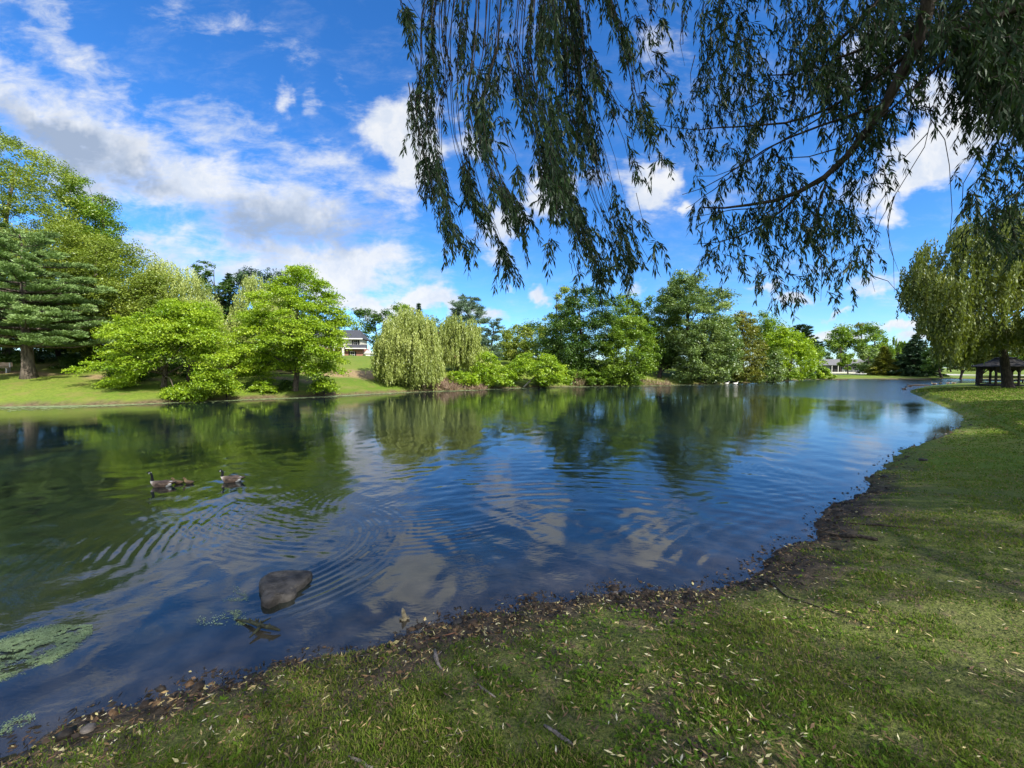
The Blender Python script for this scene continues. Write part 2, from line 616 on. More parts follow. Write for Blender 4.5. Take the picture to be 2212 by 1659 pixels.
mudn = fbm(gX * 1.2, gY * 1.2, 31)
near_bank = gT < 0.5
mud = np.where(near_bank, 1 - smooth(0.15, 0.85, gD + (mudn - .5) * 1.6), 1 - smooth(0.1, 0.7, gD + (mudn - .5) * .8))
mud = np.clip(mud, 0, 1) * np.where(near_bank, 1 - .75 * smooth(9, 18, np.hypot(gX, gY)), 1)
bare = np.zeros(len(gX))
for c, rx, ry, st in [((-19.5, 45.0), 6.5, 3.2, 1.2), ((-12.5, 48), 5.5, 3.5, 1.2), ((-24, 43), 4, 2.5, .9), ((-45, 33), 10, 1.3, .8), ((-33, 33), 6, 1.2, .8), ((-38, 37), 14, 3.0, .62), ((-22, 38.2), 7, 1.2, .75)]:
    bare = np.maximum(bare, st * spot(gX, gY, c, rx, ry))
bare = np.clip(smooth(0.35, 0.8, bare + (fbm(gX * .5, gY * .5, 41) - .5) * 0.9), 0, 1) * (gT > .5)
me = npmesh('ground', np.stack([gX, gY, gZ], -1), gF, {'mud': mud, 'bare': bare, 'side': gT, 'shore': np.clip(gD, -2, 30)}, True)


def ground_mat():
    m, T, out = new_mat('ground')
    tcn = T.n('ShaderNodeTexCoord'); P = tcn.outputs['Object']
    def A(n): return T.n('ShaderNodeAttribute', attribute_name=n).outputs['Fac']
    mudA, bareA, sideA = A('mud'), A('bare'), A('side')
    n1 = T.noise(P, 0.9, 6, 0.65); n2 = T.noise(P, 6.0, 6, 0.65); n3 = T.noise(P, 42.0, 5, 0.65); n4 = T.noise(P, 0.12, 4, 0.6)
    near_g = T.mix(T.ramp(n3, 0.3, 0.7), (0.055, 0.070, 0.018), (0.16, 0.18, 0.050))
    dirt = T.mix(T.ramp(n3, 0.3, 0.7), (0.055, 0.042, 0.026), (0.19, 0.15, 0.09))
    patch = T.ramp(T.math('ADD', T.math('MULTIPLY', n1, .5), T.math('MULTIPLY', n2, .5)), 0.47, 0.60)
    near_g = T.mix(T.math('MULTIPLY', patch, 0.9), near_g, dirt)
    far_g = T.mix(T.ramp(n4, 0.35, 0.65), (0.10, 0.165, 0.016), (0.17, 0.215, 0.030))
    far_g = T.mix(T.math('MULTIPLY', T.ramp(n2, 0.38, 0.62), 0.65), far_g, (0.075, 0.13, 0.015))
    far_g = T.mix(T.math('MULTIPLY', T.ramp(n1, 0.48, 0.66), 0.6), far_g, (0.19, 0.17, 0.05))
    ds = T.vmath('LENGTH', P)
    nearness = T.ramp(ds, 7, 16, 0.0, 1.0)
    g = T.mix(T.math('MAXIMUM', sideA, nearness), near_g, far_g)
    bc = T.mix(T.ramp(n2, 0.3, 0.7), (0.20, 0.135, 0.07), (0.33, 0.25, 0.13))
    g = T.mix(bareA, g, bc)
    mc = T.mix(T.ramp(n2, 0.35, 0.65), (0.024, 0.019, 0.014), (0.10, 0.078, 0.055))
    mfar = T.mix(T.ramp(n2, 0.35, 0.65), (0.06, 0.045, 0.025), (0.16, 0.12, 0.07))
    mc = T.mix(sideA, mc, mfar)
    g = T.mix(T.math('MULTIPLY', mudA, T.ramp(n3, 0.2, 0.5, 0.7, 1.0)), g, mc)
    p = T.n('ShaderNodeBsdfPrincipled')
    T.put(p.inputs['Base Color'], g)
    p.inputs['Roughness'].default_value = 0.9
    p.inputs['Specular IOR Level'].default_value = 0.15
    b = T.n('ShaderNodeBump'); b.inputs['Strength'].default_value = 0.8; b.inputs['Distance'].default_value = 0.04
    T.put(b.inputs['Height'], T.math('ADD', n3, T.math('MULTIPLY', n2, 2.0)))
    T.put(p.inputs['Normal'], b.outputs[0])
    T.put(out.inputs[0], p.outputs[0])
    return m


ground = link('ground', me, ground_mat())
tag(ground, kind='structure')

# ------------------------------------------------------------------ water
def wave_h(x, y):
    h = np.zeros_like(x)

    def ring(cx, cy, lam, amp, r0, r1, a0=None, a1=None, seed=1, wob=0.25):
        dx, dy = x - cx, y - cy
        d = np.hypot(dx, dy)
        ph = wob * (fbm(x * .7, y * .7, seed) - .5) * 2 * pi * 1.6
        env = smooth(r0 - .25 * (r1 - r0) * .5, r0 + .25 * (r1 - r0), d) * (1 - smooth(r1 - .35 * (r1 - r0), r1, d))
        env = env * (0.15 + 1.5 * smooth(.3, .7, fbm(x * 1.3 + 7, y * 1.3, seed + 5)))
        if a0 is not None:
            a = np.arctan2(dy, dx)
            da = (a - (a0 + a1) / 2 + pi) % (2 * pi) - pi
            hw = abs(a1 - a0) / 2
            env = env * (1 - smooth(hw * .55, hw, np.abs(da)))
        return amp * env * np.sin(2 * pi * d / lam + ph)
    # wake of the geese spreading to the near left
    h += ring(-1.9, 7.6, 0.155, 0.0016, 1.4, 6.2, R(140), R(236), 3, 0.55)
    h += ring(-2.4, 10.5, 0.14, 0.0014, 2.0, 6.2, R(215), R(320), 6, 0.7)
    h += ring(-3.5, 5.6, 0.13, 0.0013, 1.0, 2.25, R(-75), R(75), 9, 0.25)
    h += ring(-4.6, 8.8, 0.15, 0.0016, 0.3, 3.4, R(190), R(350), 12, 0.6)
    # wide rings in the middle of the pond
    h += ring(1.0, 1.0, 0.36, 0.0019, 5.6, 11.5, R(35), R(130), 15, 0.5)
    h += ring(6.5, 9.6, 0.10, 0.0014, 0.0, 1.15, None, None, 18, 0.1)
    h += ring(7.6, 0.5, 0.30, 0.0016, 4.0, 9.0, R(85), R(150), 21, 0.5)
    h += ring(-9, -2, 0.5, 0.0014, 5, 16, R(20), R(110), 24, 0.9)
    # light breeze
    g = np.random.default_rng(5)
    for i in range(16):
        a = R(20) + g.normal(0, 0.9); lam = g.uniform(0.28, 1.3)
        h += 0.00042 * lam / 0.4 * np.sin(2 * pi * (x * np.cos(a) + y * np.sin(a)) / lam + g.uniform(0, 6.28) + 2.2 * fbm(x * .4, y * .4, 50 + i, 2) * 2)
    return h


waz = R(1) * np.concatenate([np.arange(-125, -58, 0.4), np.arange(-58, 58, 0.10), np.arange(58, 90, 0.4)])
px_ = np.arange(2.2, 520, 1.05)
wr = (CH * 386.0 / px_)[::-1]
wr = wr[(wr > 1.6)]
wX, wY, wF = polar_grid(waz, wr)
sdv, _ = shore(wX, wY)
keep = (sdv < 0.9)
fm = keep[wF].all(axis=1)
wF = wF[fm]
used = np.zeros(len(wX), bool); used[wF.ravel()] = True
idx = np.cumsum(used) - 1
wF = idx[wF]
wX, wY, sdv = wX[used], wY[used], sdv[used]
fade = 1 - smooth(14, 30, np.hypot(wX, wY))
wZ = wave_h(wX, wY) * (0.0 + fade) * smooth(0.0, 0.5, -sdv)
wind = np.clip(smooth(24, 38, wY) * smooth(14, 34, wX) + 0.5 * smooth(34, 50, wY), 0, 1) * smooth(.25, .6, fbm(wX * .05 + 3, wY * .16, 77))
wind = np.clip(wind + smooth(26, 40, wY) * smooth(22, 34, wX), 0, 1)
me = npmesh('water', np.stack([wX, wY, wZ], -1), wF, {'wind': wind, 'deep': np.clip(-sdv, 0, 10)}, True)


def water_mat():
    m, T, out = new_mat('water')
    tcn = T.n('ShaderNodeTexCoord'); P = tcn.outputs['Object']
    wn_ = T.n('ShaderNodeAttribute', attribute_name='wind').outputs['Fac']
    dp = T.n('ShaderNodeAttribute', attribute_name='deep').outputs['Fac']
    p = T.n('ShaderNodeBsdfPrincipled')
    n0 = T.noise(P, 0.8, 5, 0.6)
    c = T.mix(T.ramp(n0, 0.4, 0.65), (0.004, 0.010, 0.014), (0.010, 0.015, 0.012))
    # the silty bottom shows through the shallows
    nb = T.noise(P, 2.5, 6, 0.65)
    bot = T.mix(T.ramp(nb, 0.35, 0.65), (0.020, 0.018, 0.013), (0.055, 0.046, 0.032))
    c = T.mix(T.math('MULTIPLY', T.ramp(dp, 0.05, 1.6, 1.0, 0.0), 0.8), c, bot)
    T.put(p.inputs['Base Color'], c)
    p.inputs['IOR'].default_value = 1.45
    p.inputs['Specular IOR Level'].default_value = 0.95
    T.put(p.inputs['Roughness'], T.math('ADD', T.math('MULTIPLY', wn_, 0.12), 0.012))
    mp = T.mapping(P, rot=(0, 0, R(20)), scale=(1.0, 1.7, 1.0))
    w1 = T.noise(mp, 5.0, 3, 0.5)
    w2 = T.noise(mp, 16.0, 3, 0.5)
    hgt = T.math('ADD', T.math('MULTIPLY', w1, 1.0), T.math('MULTIPLY', w2, 0.3))
    calm = T.ramp(T.noise(P, 0.35, 3, 0.5), 0.38, 0.62, 0.35, 1.0)
    b = T.n('ShaderNodeBump')
    T.put(b.inputs['Strength'], T.math('ADD', T.math('MULTIPLY', calm, 0.07), T.math('MULTIPLY', wn_, 0.55)))
    b.inputs['Distance'].default_value = 0.05
    T.put(b.inputs['Height'], hgt)
    T.put(p.inputs['Normal'], b.outputs[0])
    T.put(out.inputs[0], p.outputs[0])
    return m


water = link('pond_water', me, water_mat())
tag(water, kind='structure')

# ------------------------------------------------------------------ vegetation builders
def proj(P):
    P = np.asarray(P, float)
    y = np.maximum(P[..., 1], 0.05)
    gx_, gz_ = P[..., 0] / y, (P[..., 2] - CH) / y
    cz = cos(PITCH) - gz_ * sin(PITCH)
    cy = sin(PITCH) + gz_ * cos(PITCH)
    return 1106 + FPX * gx_ / cz, 829.5 - FPX * cy / cz


def poly_dist(poly, u, v):
    poly = np.asarray(poly, float)
    A = poly; B = np.roll(poly, -1, axis=0)
    best = np.full(len(u), 1e12); ins = np.zeros(len(u), bool)
    for (ax, ay), (bx, by) in zip(A, B):
        dx, dy = bx - ax, by - ay
        t = np.clip(((u - ax) * dx + (v - ay) * dy) / (dx * dx + dy * dy + 1e-12), 0, 1)
        best = np.minimum(best, (u - ax - t * dx) ** 2 + (v - ay - t * dy) ** 2)
        c = ((ay > v) != (by > v))
        if abs(dy) > 1e-9:
            ins ^= c & (u < ax + (v - ay) * dx / dy)
    d = np.sqrt(best)
    return np.where(ins, d, -d)


def poly_area(poly):
    p = np.asarray(poly, float); q = np.roll(p, -1, axis=0)
    return abs(np.sum(p[:, 0] * q[:, 1] - q[:, 0] * p[:, 1])) / 2


def leaves(C, axis, nrm, L, Wd):
    axis = norm(axis); s = norm(np.cross(axis, nrm))
    L = np.broadcast_to(L, (len(C),))[:, None]; Wd = np.broadcast_to(Wd, (len(C),))[:, None]
    b = C - axis * L * 0.5; t = C + axis * L * 0.5
    m = C - axis * L * 0.08
    V = np.stack([b, m + s * Wd * .5, t, m - s * Wd * .5], 1)
    return V


def leaf_mesh(name, V, tint):
    n = len(V)
    F = np.arange(n * 4).reshape(n, 4)
    return npmesh(name, V.reshape(-1, 3), F, {'tint': np.clip(np.repeat(tint, 4), 0, 1)})


def rand_unit(g, n):
    return norm(g.normal(size=(n, 3)))


def crown_points(g, poly, Y0, n, Rm, shell=0.55, inset=0.0):
    """points in a rounded volume whose outline is the polygon"""
    poly = np.asarray(poly, float)
    lo, hi = poly.min(0), poly.max(0)
    out = []
    tot = 0
    k = Y0 / FPX
    while tot < n:
        u = g.uniform(lo[0], hi[0], n * 2); v = g.uniform(lo[1], hi[1], n * 2)
        d = poly_dist(poly, u, v) * k
        ok = d > inset
        u, v, d = u[ok], v[ok], d[ok]
        dd = np.minimum(d, Rm)
        th = np.sqrt(np.maximum(dd * (2 * Rm - dd), 0))
        s = np.sign(g.uniform(-1.25, .75, len(u))) * g.uniform(0, 1, len(u)) ** shell
        Y = Y0 + s * th
        out.append(np.stack([u, v, Y, -s], -1)); tot += len(u)
        if len(out) > 60: break
    o = np.vstack(out)[:n]
    return at(o[:, 0], o[:, 1], o[:, 2]), o[:, 3]


def limbs(mb, g, base, top, targets, r0, mi=0, bend=0.12, nl=12, lean=None):
    base = np.array(base, float); top = np.array(top, float)
    n = 9
    t = np.linspace(0, 1, n)[:, None]
    side = g.normal(0, 1, (1, 3)) * [1, 1, 0] * np.linalg.norm(top - base) * bend * 0.3
    path = base + (top - base) * t + side * np.sin(t * pi) + g.normal(0, .05, (n, 3)) * t
    rad = r0 * (1 - 0.88 * t[:, 0]) + 0.02
    rad[0] *= 1.45
    pth = np.vstack([path[0] + (path[1] - path[0]) * [[0], [.3]], path[1:]])
    rd = np.concatenate([[rad[0], rad[0] * .72], rad[1:]])
    mb.tube(pth, rd, 9, mi)
    if len(targets) == 0: return
    H = np.linalg.norm(top - base)
    for _ in range(nl):
        tg = targets[g.integers(len(targets))]
        f = np.clip((tg[2] - base[2]) / max(top[2] - base[2], .1) - g.uniform(.12, .35), .18, .92)
        k = f * (n - 1); i = int(k); p = path[i] + (path[min(i + 1, n - 1)] - path[i]) * (k - i)
        rr_ = r0 * (1 - .88 * f) * g.uniform(.35, .6)
        mid = p + (tg - p) * .5 + np.array([0, 0, 1]) * np.linalg.norm(tg - p) * g.uniform(-.02, .16)
        q = np.array([p, p * .5 + mid * .5 + g.normal(0, .08, 3), mid, mid * .5 + tg * .5 + g.normal(0, .12, 3), tg])
        mb.tube(q, np.linspace(rr_, max(.012, rr_ * .15), 5), 5, mi, caps=False)


LEAFY = {}


def species(name, *a, **k):
    LEAFY[name] = leaf_mat(name, *a, **k)


species('foliage_lime', (0.10, 0.20, 0.006), (0.23, 0.36, 0.012), (0.40, 0.52, 0.04), trans=0.42)
species('foliage_yellowgreen', (0.09, 0.14, 0.012), (0.19, 0.26, 0.03), (0.31, 0.36, 0.06), trans=0.4)
species('foliage_green', (0.06, 0.13, 0.008), (0.135, 0.235, 0.014), (0.235, 0.34, 0.035), trans=0.35)
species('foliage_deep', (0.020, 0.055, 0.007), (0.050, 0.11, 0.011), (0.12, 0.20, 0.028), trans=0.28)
species('foliage_silver', (0.06, 0.12, 0.022), (0.14, 0.22, 0.045), (0.27, 0.36, 0.11), trans=0.32, gloss=0.05)
species('foliage_willow', (0.15, 0.20, 0.04), (0.29, 0.35, 0.08), (0.46, 0.51, 0.17), trans=0.4)
species('foliage_olive', (0.08, 0.11, 0.012), (0.16, 0.18, 0.02), (0.26, 0.26, 0.05), trans=0.35)
species('needles_blue', (0.09, 0.15, 0.045), (0.20, 0.31, 0.10), (0.36, 0.48, 0.18), trans=0.2)
species('needles_dark', (0.012, 0.034, 0.014), (0.028, 0.062, 0.024), (0.06, 0.11, 0.04), trans=0.1)
species('needles_grey', (0.045, 0.085, 0.05), (0.085, 0.14, 0.08), (0.14, 0.21, 0.12), trans=0.1)
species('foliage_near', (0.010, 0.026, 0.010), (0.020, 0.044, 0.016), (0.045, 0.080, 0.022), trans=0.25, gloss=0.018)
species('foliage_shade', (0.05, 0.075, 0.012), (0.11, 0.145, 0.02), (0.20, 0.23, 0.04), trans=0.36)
species('straw', (0.12, 0.07, 0.045), (0.24, 0.16, 0.11), (0.42, 0.33, 0.22), trans=0.1)

SEED = [100]


def tree(name, label, cat, group, poly, Y0, mat, base_u=None, base_Y=None, kind='broad', bark=None, tr=0.22, cov=4.2, rc=0.62, Rm=3.5,
         leaf=None, top=None, flat=None, nl=14, trunk=True, shell=0.55, clump_n=42, ncl=None, tintv=0.17, bough=None, bough_n=6.0):
    SEED[0] += 1
    g = np.random.default_rng(SEED[0])
    poly = np.asarray(poly, float)
    cen = poly.mean(0)
    bu = cen[0] if base_u is None else base_u
    bY = Y0 if base_Y is None else base_Y
    bx = float(ray(bu, 800)[0] * bY)
    bz = hz(bx, bY)
    root = empty(name, (bx, bY, bz))
    tag(root, label, cat, group)
    org = np.array([bx, bY, bz])
    L = leaf or max(0.12, 0.0046 * Y0)
    asp = {'broad': .58, 'layered': .6, 'willow': .30, 'needle': .16}.get(kind, .55)
    if kind == 'needle': L *= 1.7
    if kind == 'willow': L *= 1.35
    if mat not in ('foliage_deep',): cov = cov * 1.25
    leafpx = (L * L * asp / 2) / (Y0 / 386.0) ** 2 * 0.6
    N = int(cov * poly_area(poly) / 4.67 / leafpx)
    N = min(N, 130000)
    if kind == 'willow':
        per = 26
        ns = max(20, N // per)
        S, fr = crown_points(g, poly, Y0, max(12, ns // (9 if Y0 > 40 else 15)), Rm, shell, 0.25)
        kc = g.integers(0, len(S), ns); ctint = g.normal(0, tintv, len(S))[kc]
        S = S[kc] + g.normal(0, 1, (ns, 3)) * [.38, .38, .45]
        tol = g.exponential(7, ns)
        ln = g.uniform(.7, 2.6, ns) * min(1.0, (poly[:, 1].max() - poly[:, 1].min()) / FPX * Y0 / 7.0 + .25)
        t = np.tile(np.linspace(0, 1, per), ns) + g.uniform(-.02, .02, ns * per)
        k = np.repeat(np.arange(ns), per)
        outd = norm((S - S.mean(0)) * [1, 1, 0])
        P = S[k] + np.stack([np.zeros(len(t)), np.zeros(len(t)), -t * ln[k]], -1)
        P += outd[k] * (0.35 * np.sqrt(np.clip(t, 0, 1)))[:, None] * ln[k][:, None] * .35
        P += g.normal(0, .07, P.shape)
        P[:, 0] += .10 * ln[k] * t * np.sin(k * 1.7)
        u, v = proj(P)
        ok = poly_dist(poly, u, v) > -tol[k]
        P, k = P[ok], k[ok]
        ax = norm(np.array([0, 0, -1.0]) + g.normal(0, .38, P.shape))
        nr = rand_unit(g, len(P))
        tint = 0.5 + ctint[k] + g.normal(0, .10, len(P))
        V = leaves(P, ax, nr, L * g.uniform(.7, 1.25, len(P)), L * asp * g.uniform(.8, 1.2, len(P)))
        cl = S[S[:, 2] > np.percentile(S[:, 2], 30)]
        fol = 'crown'
    else:
        nc = ncl or max(8, N // clump_n)
        # boughs first, leaf clumps gathered round them
        Rb = bough if bough is not None else min(1.5, max(.55, .085 * math.sqrt(poly_area(poly)) * Y0 / FPX)) * 1.0
        nbg = int(min(nc / 2.5, max(7, bough_n * poly_area(poly) * (Y0 / FPX) ** 2 / (pi * Rb * Rb))))
        Sb, fr = crown_points(g, poly, Y0, nbg, Rm, shell, Rb * .42)
        kb = g.integers(0, len(Sb), nc)
        bo = rand_unit(g, nc) * (g.uniform(0, 1, nc) ** .5)[:, None] * Rb * g.uniform(.7, 1.25, len(Sb))[kb][:, None] * [1.15, 1.15, .62 if kind != 'layered' else .36]
        S = Sb[kb] + bo
        uu_, vv_ = proj(S)
        okc = poly_dist(poly, uu_, vv_) > -g.exponential(5.0, nc)
        S = S[okc]; kb = kb[okc]; nc = len(S)
        bt = g.normal(0, tintv, len(Sb))[kb]
        per = max(6, N // nc)
        k = np.repeat(np.arange(nc), per)
        fl = flat if flat is not None else {'broad': .62, 'layered': .26, 'needle': .3}.get(kind, .6)
        rs = rc * g.uniform(.55, 1.35, nc)
        d = rand_unit(g, len(k)) * (g.uniform(0, 1, len(k)) ** .45)[:, None]
        off = d * rs[k][:, None]
        rad2 = off[:, 0] ** 2 + off[:, 1] ** 2
        off[:, 2] *= fl
        cenw = S.mean(0)
        outd = norm((S - cenw) * [1, 1, .0])
        if kind in ('layered',):
            off[:, 2] -= .16 * rad2 / rs[k]
            off[:, 2] -= .30 * np.einsum('ij,ij->i', off[:, :2], outd[k][:, :2])
        tw = g.normal(0, 1, (nc, 3)) * .25
        off[:, 2] += np.einsum('ij,ij->i', off[:, :2], tw[k][:, :2])
        P = S[k] + off
        upn = norm(np.array([0, 0, .75]) + off * [.5, .5, .9] / rs[k][:, None] + g.normal(0, .55, P.shape))
        ax = np.cross(upn, rand_unit(g, len(P)))
        if kind == 'needle':
            ax = norm(off * [1, 1, .4] + np.array([0, 0, .35]) + g.normal(0, .25, P.shape)); upn = rand_unit(g, len(P))
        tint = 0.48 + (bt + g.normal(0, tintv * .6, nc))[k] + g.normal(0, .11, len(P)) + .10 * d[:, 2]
        V = leaves(P, ax, upn, L * g.uniform(.65, 1.3, len(P)), L * asp * g.uniform(.75, 1.2, len(P)))
        cl = S
        fol = 'crown'
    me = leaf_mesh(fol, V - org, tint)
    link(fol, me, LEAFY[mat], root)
    if trunk:
        mb = MB()
        tp = at(*(top if top is not None else (cen[0], poly[:, 1].min() + 0.18 * np.ptp(poly[:, 1]))), Y0)
        limbs(mb, g, np.array([0, 0, -.15]), tp - org, cl - org, tr, nl=nl)
        mb.build('trunk', bark or BARK_D, root, True)
    return root


def conifer(name, label, cat, group, base_u, Y, top_v, Rb, mat, z0f=.12, kind='spruce', tr=.25, n=26000, leaf=None, seed=None, wh=None, dens=1.0, bare=False):
    SEED[0] += 1
    g = np.random.default_rng(SEED[0])
    bx = float(ray(base_u, 800)[0] * Y); bz = hz(bx, Y)
    root = empty(name, (bx, Y, bz)); tag(root, label, cat, group)
    H = float(at(base_u, top_v, Y)[2]) - bz
    L = leaf or max(.22, .0085 * Y)
    mb = MB()
    path = np.stack([g.normal(0, .04, 12), g.normal(0, .04, 12), np.linspace(-.15, H * .985, 12)], -1)
    rad = np.linspace(tr, .03, 12); rad[0] *= 1.35
    mb.tube(path, rad, 9)
    Cs = []; ds = []; rs = []
    nw = wh or (int(H / .85) if kind == 'pine' else int(H / .5))
    for i in range(nw):
        f = z0f + (1 - z0f) * (i + .3) / nw
        z = H * f
        if kind == 'pine':
            prof = (1 - f) ** .45 * (1.0 if f > .25 else .92) * g.uniform(.72, 1.08)
        elif kind == 'round':
            prof = math.sqrt(max(0, 1 - ((f - .55) / .5) ** 2)) * g.uniform(.8, 1.05)
        else:
            prof = (1 - f) ** .85 * g.uniform(.85, 1.1)
        nb = max(4, int((9 if kind == 'pine' else 9) * (1 - f * .55)))
        a0 = g.uniform(0, 6.28)
        for j in range(nb):
            a = a0 + j * 2 * pi / nb + g.normal(0, .22)
            ln = max(.25, Rb * prof * g.uniform(.72, 1.12))
            up = (.10 if kind == 'pine' else -.18) + .55 * max(0, f - .6)
            e = np.array([cos(a) * ln, sin(a) * ln, z + up * ln])
            p0 = np.array([0, 0, z])
            midp = p0 + (e - p0) * .5 + [0, 0, -.05 * ln]
            mb.tube(np.array([p0, midp, e]), [max(.015, .018 * ln), .012 * ln + .006, .006], 4, caps=False)
            m = max(2, int(ln / (.62 if kind == 'pine' else .5)))
            for q in range(m):
                s = .28 + .78 * (q + g.uniform(.2, .8)) / m
                c = p0 + (e - p0) * s
                sp_ = .42 * ln * s
                lat = np.array([-sin(a), cos(a), 0]) * g.normal(0, .35) * sp_
                Cs.append(c + lat + [0, 0, g.normal(.05, .06)]); ds.append((cos(a), sin(a), .25)); rs.append((.55 if kind == 'pine' else .42) * g.uniform(.7, 1.3) * (1 if ln > 1 else .6))
    Cs = np.array(Cs); ds = np.array(ds); rs = np.array(rs)
    per = max(8, int(n * dens / len(Cs)))
    k = np.repeat(np.arange(len(Cs)), per)
    off = rand_unit(g, len(k)) * (g.uniform(0, 1, len(k)) ** .5)[:, None] * rs[k][:, None] * [1.15, 1.15, .34 if kind == 'pine' else .5]
    P = Cs[k] + off
    if kind != 'pine': P[:, 2] -= .12 * rs[k]
    ax = norm(ds[k] * .6 + off * [1.2, 1.2, .6] / rs[k][:, None] + g.normal(0, .35, P.shape) + (np.array([0, 0, .35]) if kind == 'pine' else np.array([0, 0, -.15])))
    nr = norm(np.array([0, 0, .6]) + g.normal(0, .6, P.shape))
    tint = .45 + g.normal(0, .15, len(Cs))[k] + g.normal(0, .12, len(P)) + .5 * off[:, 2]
    V = leaves(P, ax, nr, L * g.uniform(.7, 1.25, len(P)), L * .26 * g.uniform(.8, 1.3, len(P)))
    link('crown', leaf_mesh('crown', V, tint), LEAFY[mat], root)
    mb.build('trunk', BARK, root, True)
    return root


def shrub(name, label, group, poly, Y0, mat, **k):
    k.setdefault('Rm', 1.2); k.setdefault('rc', .38); k.setdefault('tr', .05); k.setdefault('nl', 8)
    return tree(name, label, 'shrub', group, poly, Y0, mat, **k)


GF = 'trees along the far bank'
# ---- left group, back to front
tree('broadleaf_tree', 'tallest yellow-green tree at the far left edge, rising behind the pine', 'tree', GF,
     [(-260, 330), (-120, 270), (10, 262), (45, 285), (90, 320), (130, 352), (165, 392), (180, 470), (215, 560), (200, 740), (-260, 760)], 43, 'foliage_yellowgreen',
     base_u=20, bough_n=5.5, cov=4.4, rc=.8, Rm=5.5, tr=.38, bark=BARK, nl=26, shell=.7)
tree('maple_tree', 'dark green tree with round edge beside the tallest yellow-green tree', 'tree', GF,
     [(130, 360), (190, 378), (215, 420), (245, 435), (252, 470), (275, 492), (262, 545), (258, 640), (240, 720), (130, 700)], 47, 'foliage_green', base_u=200, cov=2.8, Rm=4.5, tr=.3, rc=.75)
tree('broadleaf_tree', 'yellow-green mid-height tree between the blue-green pine and the pale willow', 'tree', GF,
     [(-40, 470), (60, 500), (140, 462), (205, 500), (275, 515), (330, 545), (390, 588), (415, 630), (400, 700), (330, 780), (200, 770), (40, 700), (-40, 560)], 39, 'foliage_yellowgreen',
     base_u=215, cov=2.8, Rm=4.0, tr=.26, rc=.7, bark=BARK)
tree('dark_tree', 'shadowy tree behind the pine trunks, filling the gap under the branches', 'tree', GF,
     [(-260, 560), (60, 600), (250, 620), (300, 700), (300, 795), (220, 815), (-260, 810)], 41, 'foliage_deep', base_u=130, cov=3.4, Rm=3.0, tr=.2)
conifer('white_pine', 'blue-green white pine with layered boughs above the left lawn', 'pine tree', None, 60, 31.5, 500, 7.4, 'needles_blue', z0f=.20, kind='pine', tr=.42, n=110000, leaf=.24)
conifer('white_pine', 'second pine trunk just left of the blue-green pine, cut by the picture edge', 'pine tree', None, -60, 33.5, 470, 7.0, 'needles_blue', z0f=.20, kind='pine', tr=.36, n=70000, leaf=.24)
tree('dark_tree', 'thin open-crowned dark tree behind the left willow', 'tree', GF,
     [(408, 572), (435, 560), (470, 575), (498, 590), (508, 640), (500, 690), (420, 690)], 66, 'foliage_deep', base_u=455, cov=1.5, rc=.6, Rm=2.5, tr=.16, nl=26, shell=.8, clump_n=40, bough_n=1.8)
conifer('spruce_tree', 'dark fir behind the left willow and the bright green shore tree', 'conifer', GF, 500, 68, 590, 4.6, 'needles_dark', n=14000)
tree('dark_tree', 'dark feathery tree top above the middle willow left of the central tree', 'tree', GF,
     [(505, 600), (520, 583), (545, 575), (580, 580), (615, 590), (640, 640), (600, 700), (500, 700)], 64, 'needles_dark', base_u=560, cov=2.2, rc=.9, Rm=3, tr=.2, nl=20)
GW = 'weeping willows on the far bank'
tree('weeping_willow', 'pale weeping willow behind the low bright green shore tree', 'willow', GW,
     [(255, 640), (290, 585), (340, 562), (395, 562), (430, 590), (470, 640), (490, 700), (480, 800), (440, 830), (280, 820)], 41, 'foliage_willow', kind='willow', base_u=400, cov=3.2, Rm=3.8, tr=.28)
tree('weeping_willow', 'pale weeping willow showing at the left shoulder of the central tree', 'willow', GW,
     [(480, 720), (505, 650), (520, 600), (560, 588), (600, 610), (640, 660), (640, 800), (500, 815)], 47, 'foliage_willow', kind='willow', base_u=545, cov=3.2, Rm=3.4, tr=.28)
tree('shore_tree', 'low wide bright green tree spreading over the water at left', 'tree', None,
     [(140, 803), (170, 765), (215, 742), (215, 715), (262, 680), (300, 672), (330, 648), (390, 640), (440, 640), (478, 668), (500, 730), (508, 775), (524, 822), (505, 850), (470, 842),
      (440, 868), (395, 862), (352, 872), (352, 842), (395, 815), (430, 800), (385, 775), (330, 795), (300, 812), (262, 838), (215, 815), (180, 808)], 30.0, 'foliage_lime', kind='layered',
     base_u=352, base_Y=31.2, cov=3.2, rc=.55, bough_n=4, shell=.8, Rm=2.9, tr=.17, bark=BARK, nl=22, top=(362, 668))
tree('shore_tree', 'slender double trunk under the low bright green shore tree', 'tree', None,
     [(380, 700), (430, 660), (500, 720), (500, 790), (430, 780)], 31.6, 'foliage_lime', kind='layered', base_u=401, base_Y=32.5, cov=2.5, rc=.7, Rm=1.5, tr=.13, bark=BARK, nl=8)
tree('shore_tree', 'tall bright green central tree with grey trunk at the water edge', 'tree', None,
     [(482, 800), (500, 765), (488, 735), (520, 705), (505, 672), (540, 655), (535, 628), (575, 618), (580, 595), (612, 598), (625, 574), (650, 568), (685, 575), (698, 596), (722, 610), (726, 640), (752, 655),
      (745, 678), (768, 690), (762, 730), (742, 745), (752, 775), (730, 792), (760, 800), (742, 818), (705, 808), (720, 838), (690, 850), (672, 815), (648, 800), (600, 806), (575, 828), (545, 842), (560, 812), (520, 812), (500, 822)],
     34.6, 'foliage_lime', kind='layered', base_u=636, base_Y=34.6, cov=4.2, rc=.6, bough_n=4.6, Rm=4.6, tr=.23, bark=BARK, nl=40, top=(640, 610), shell=.75)
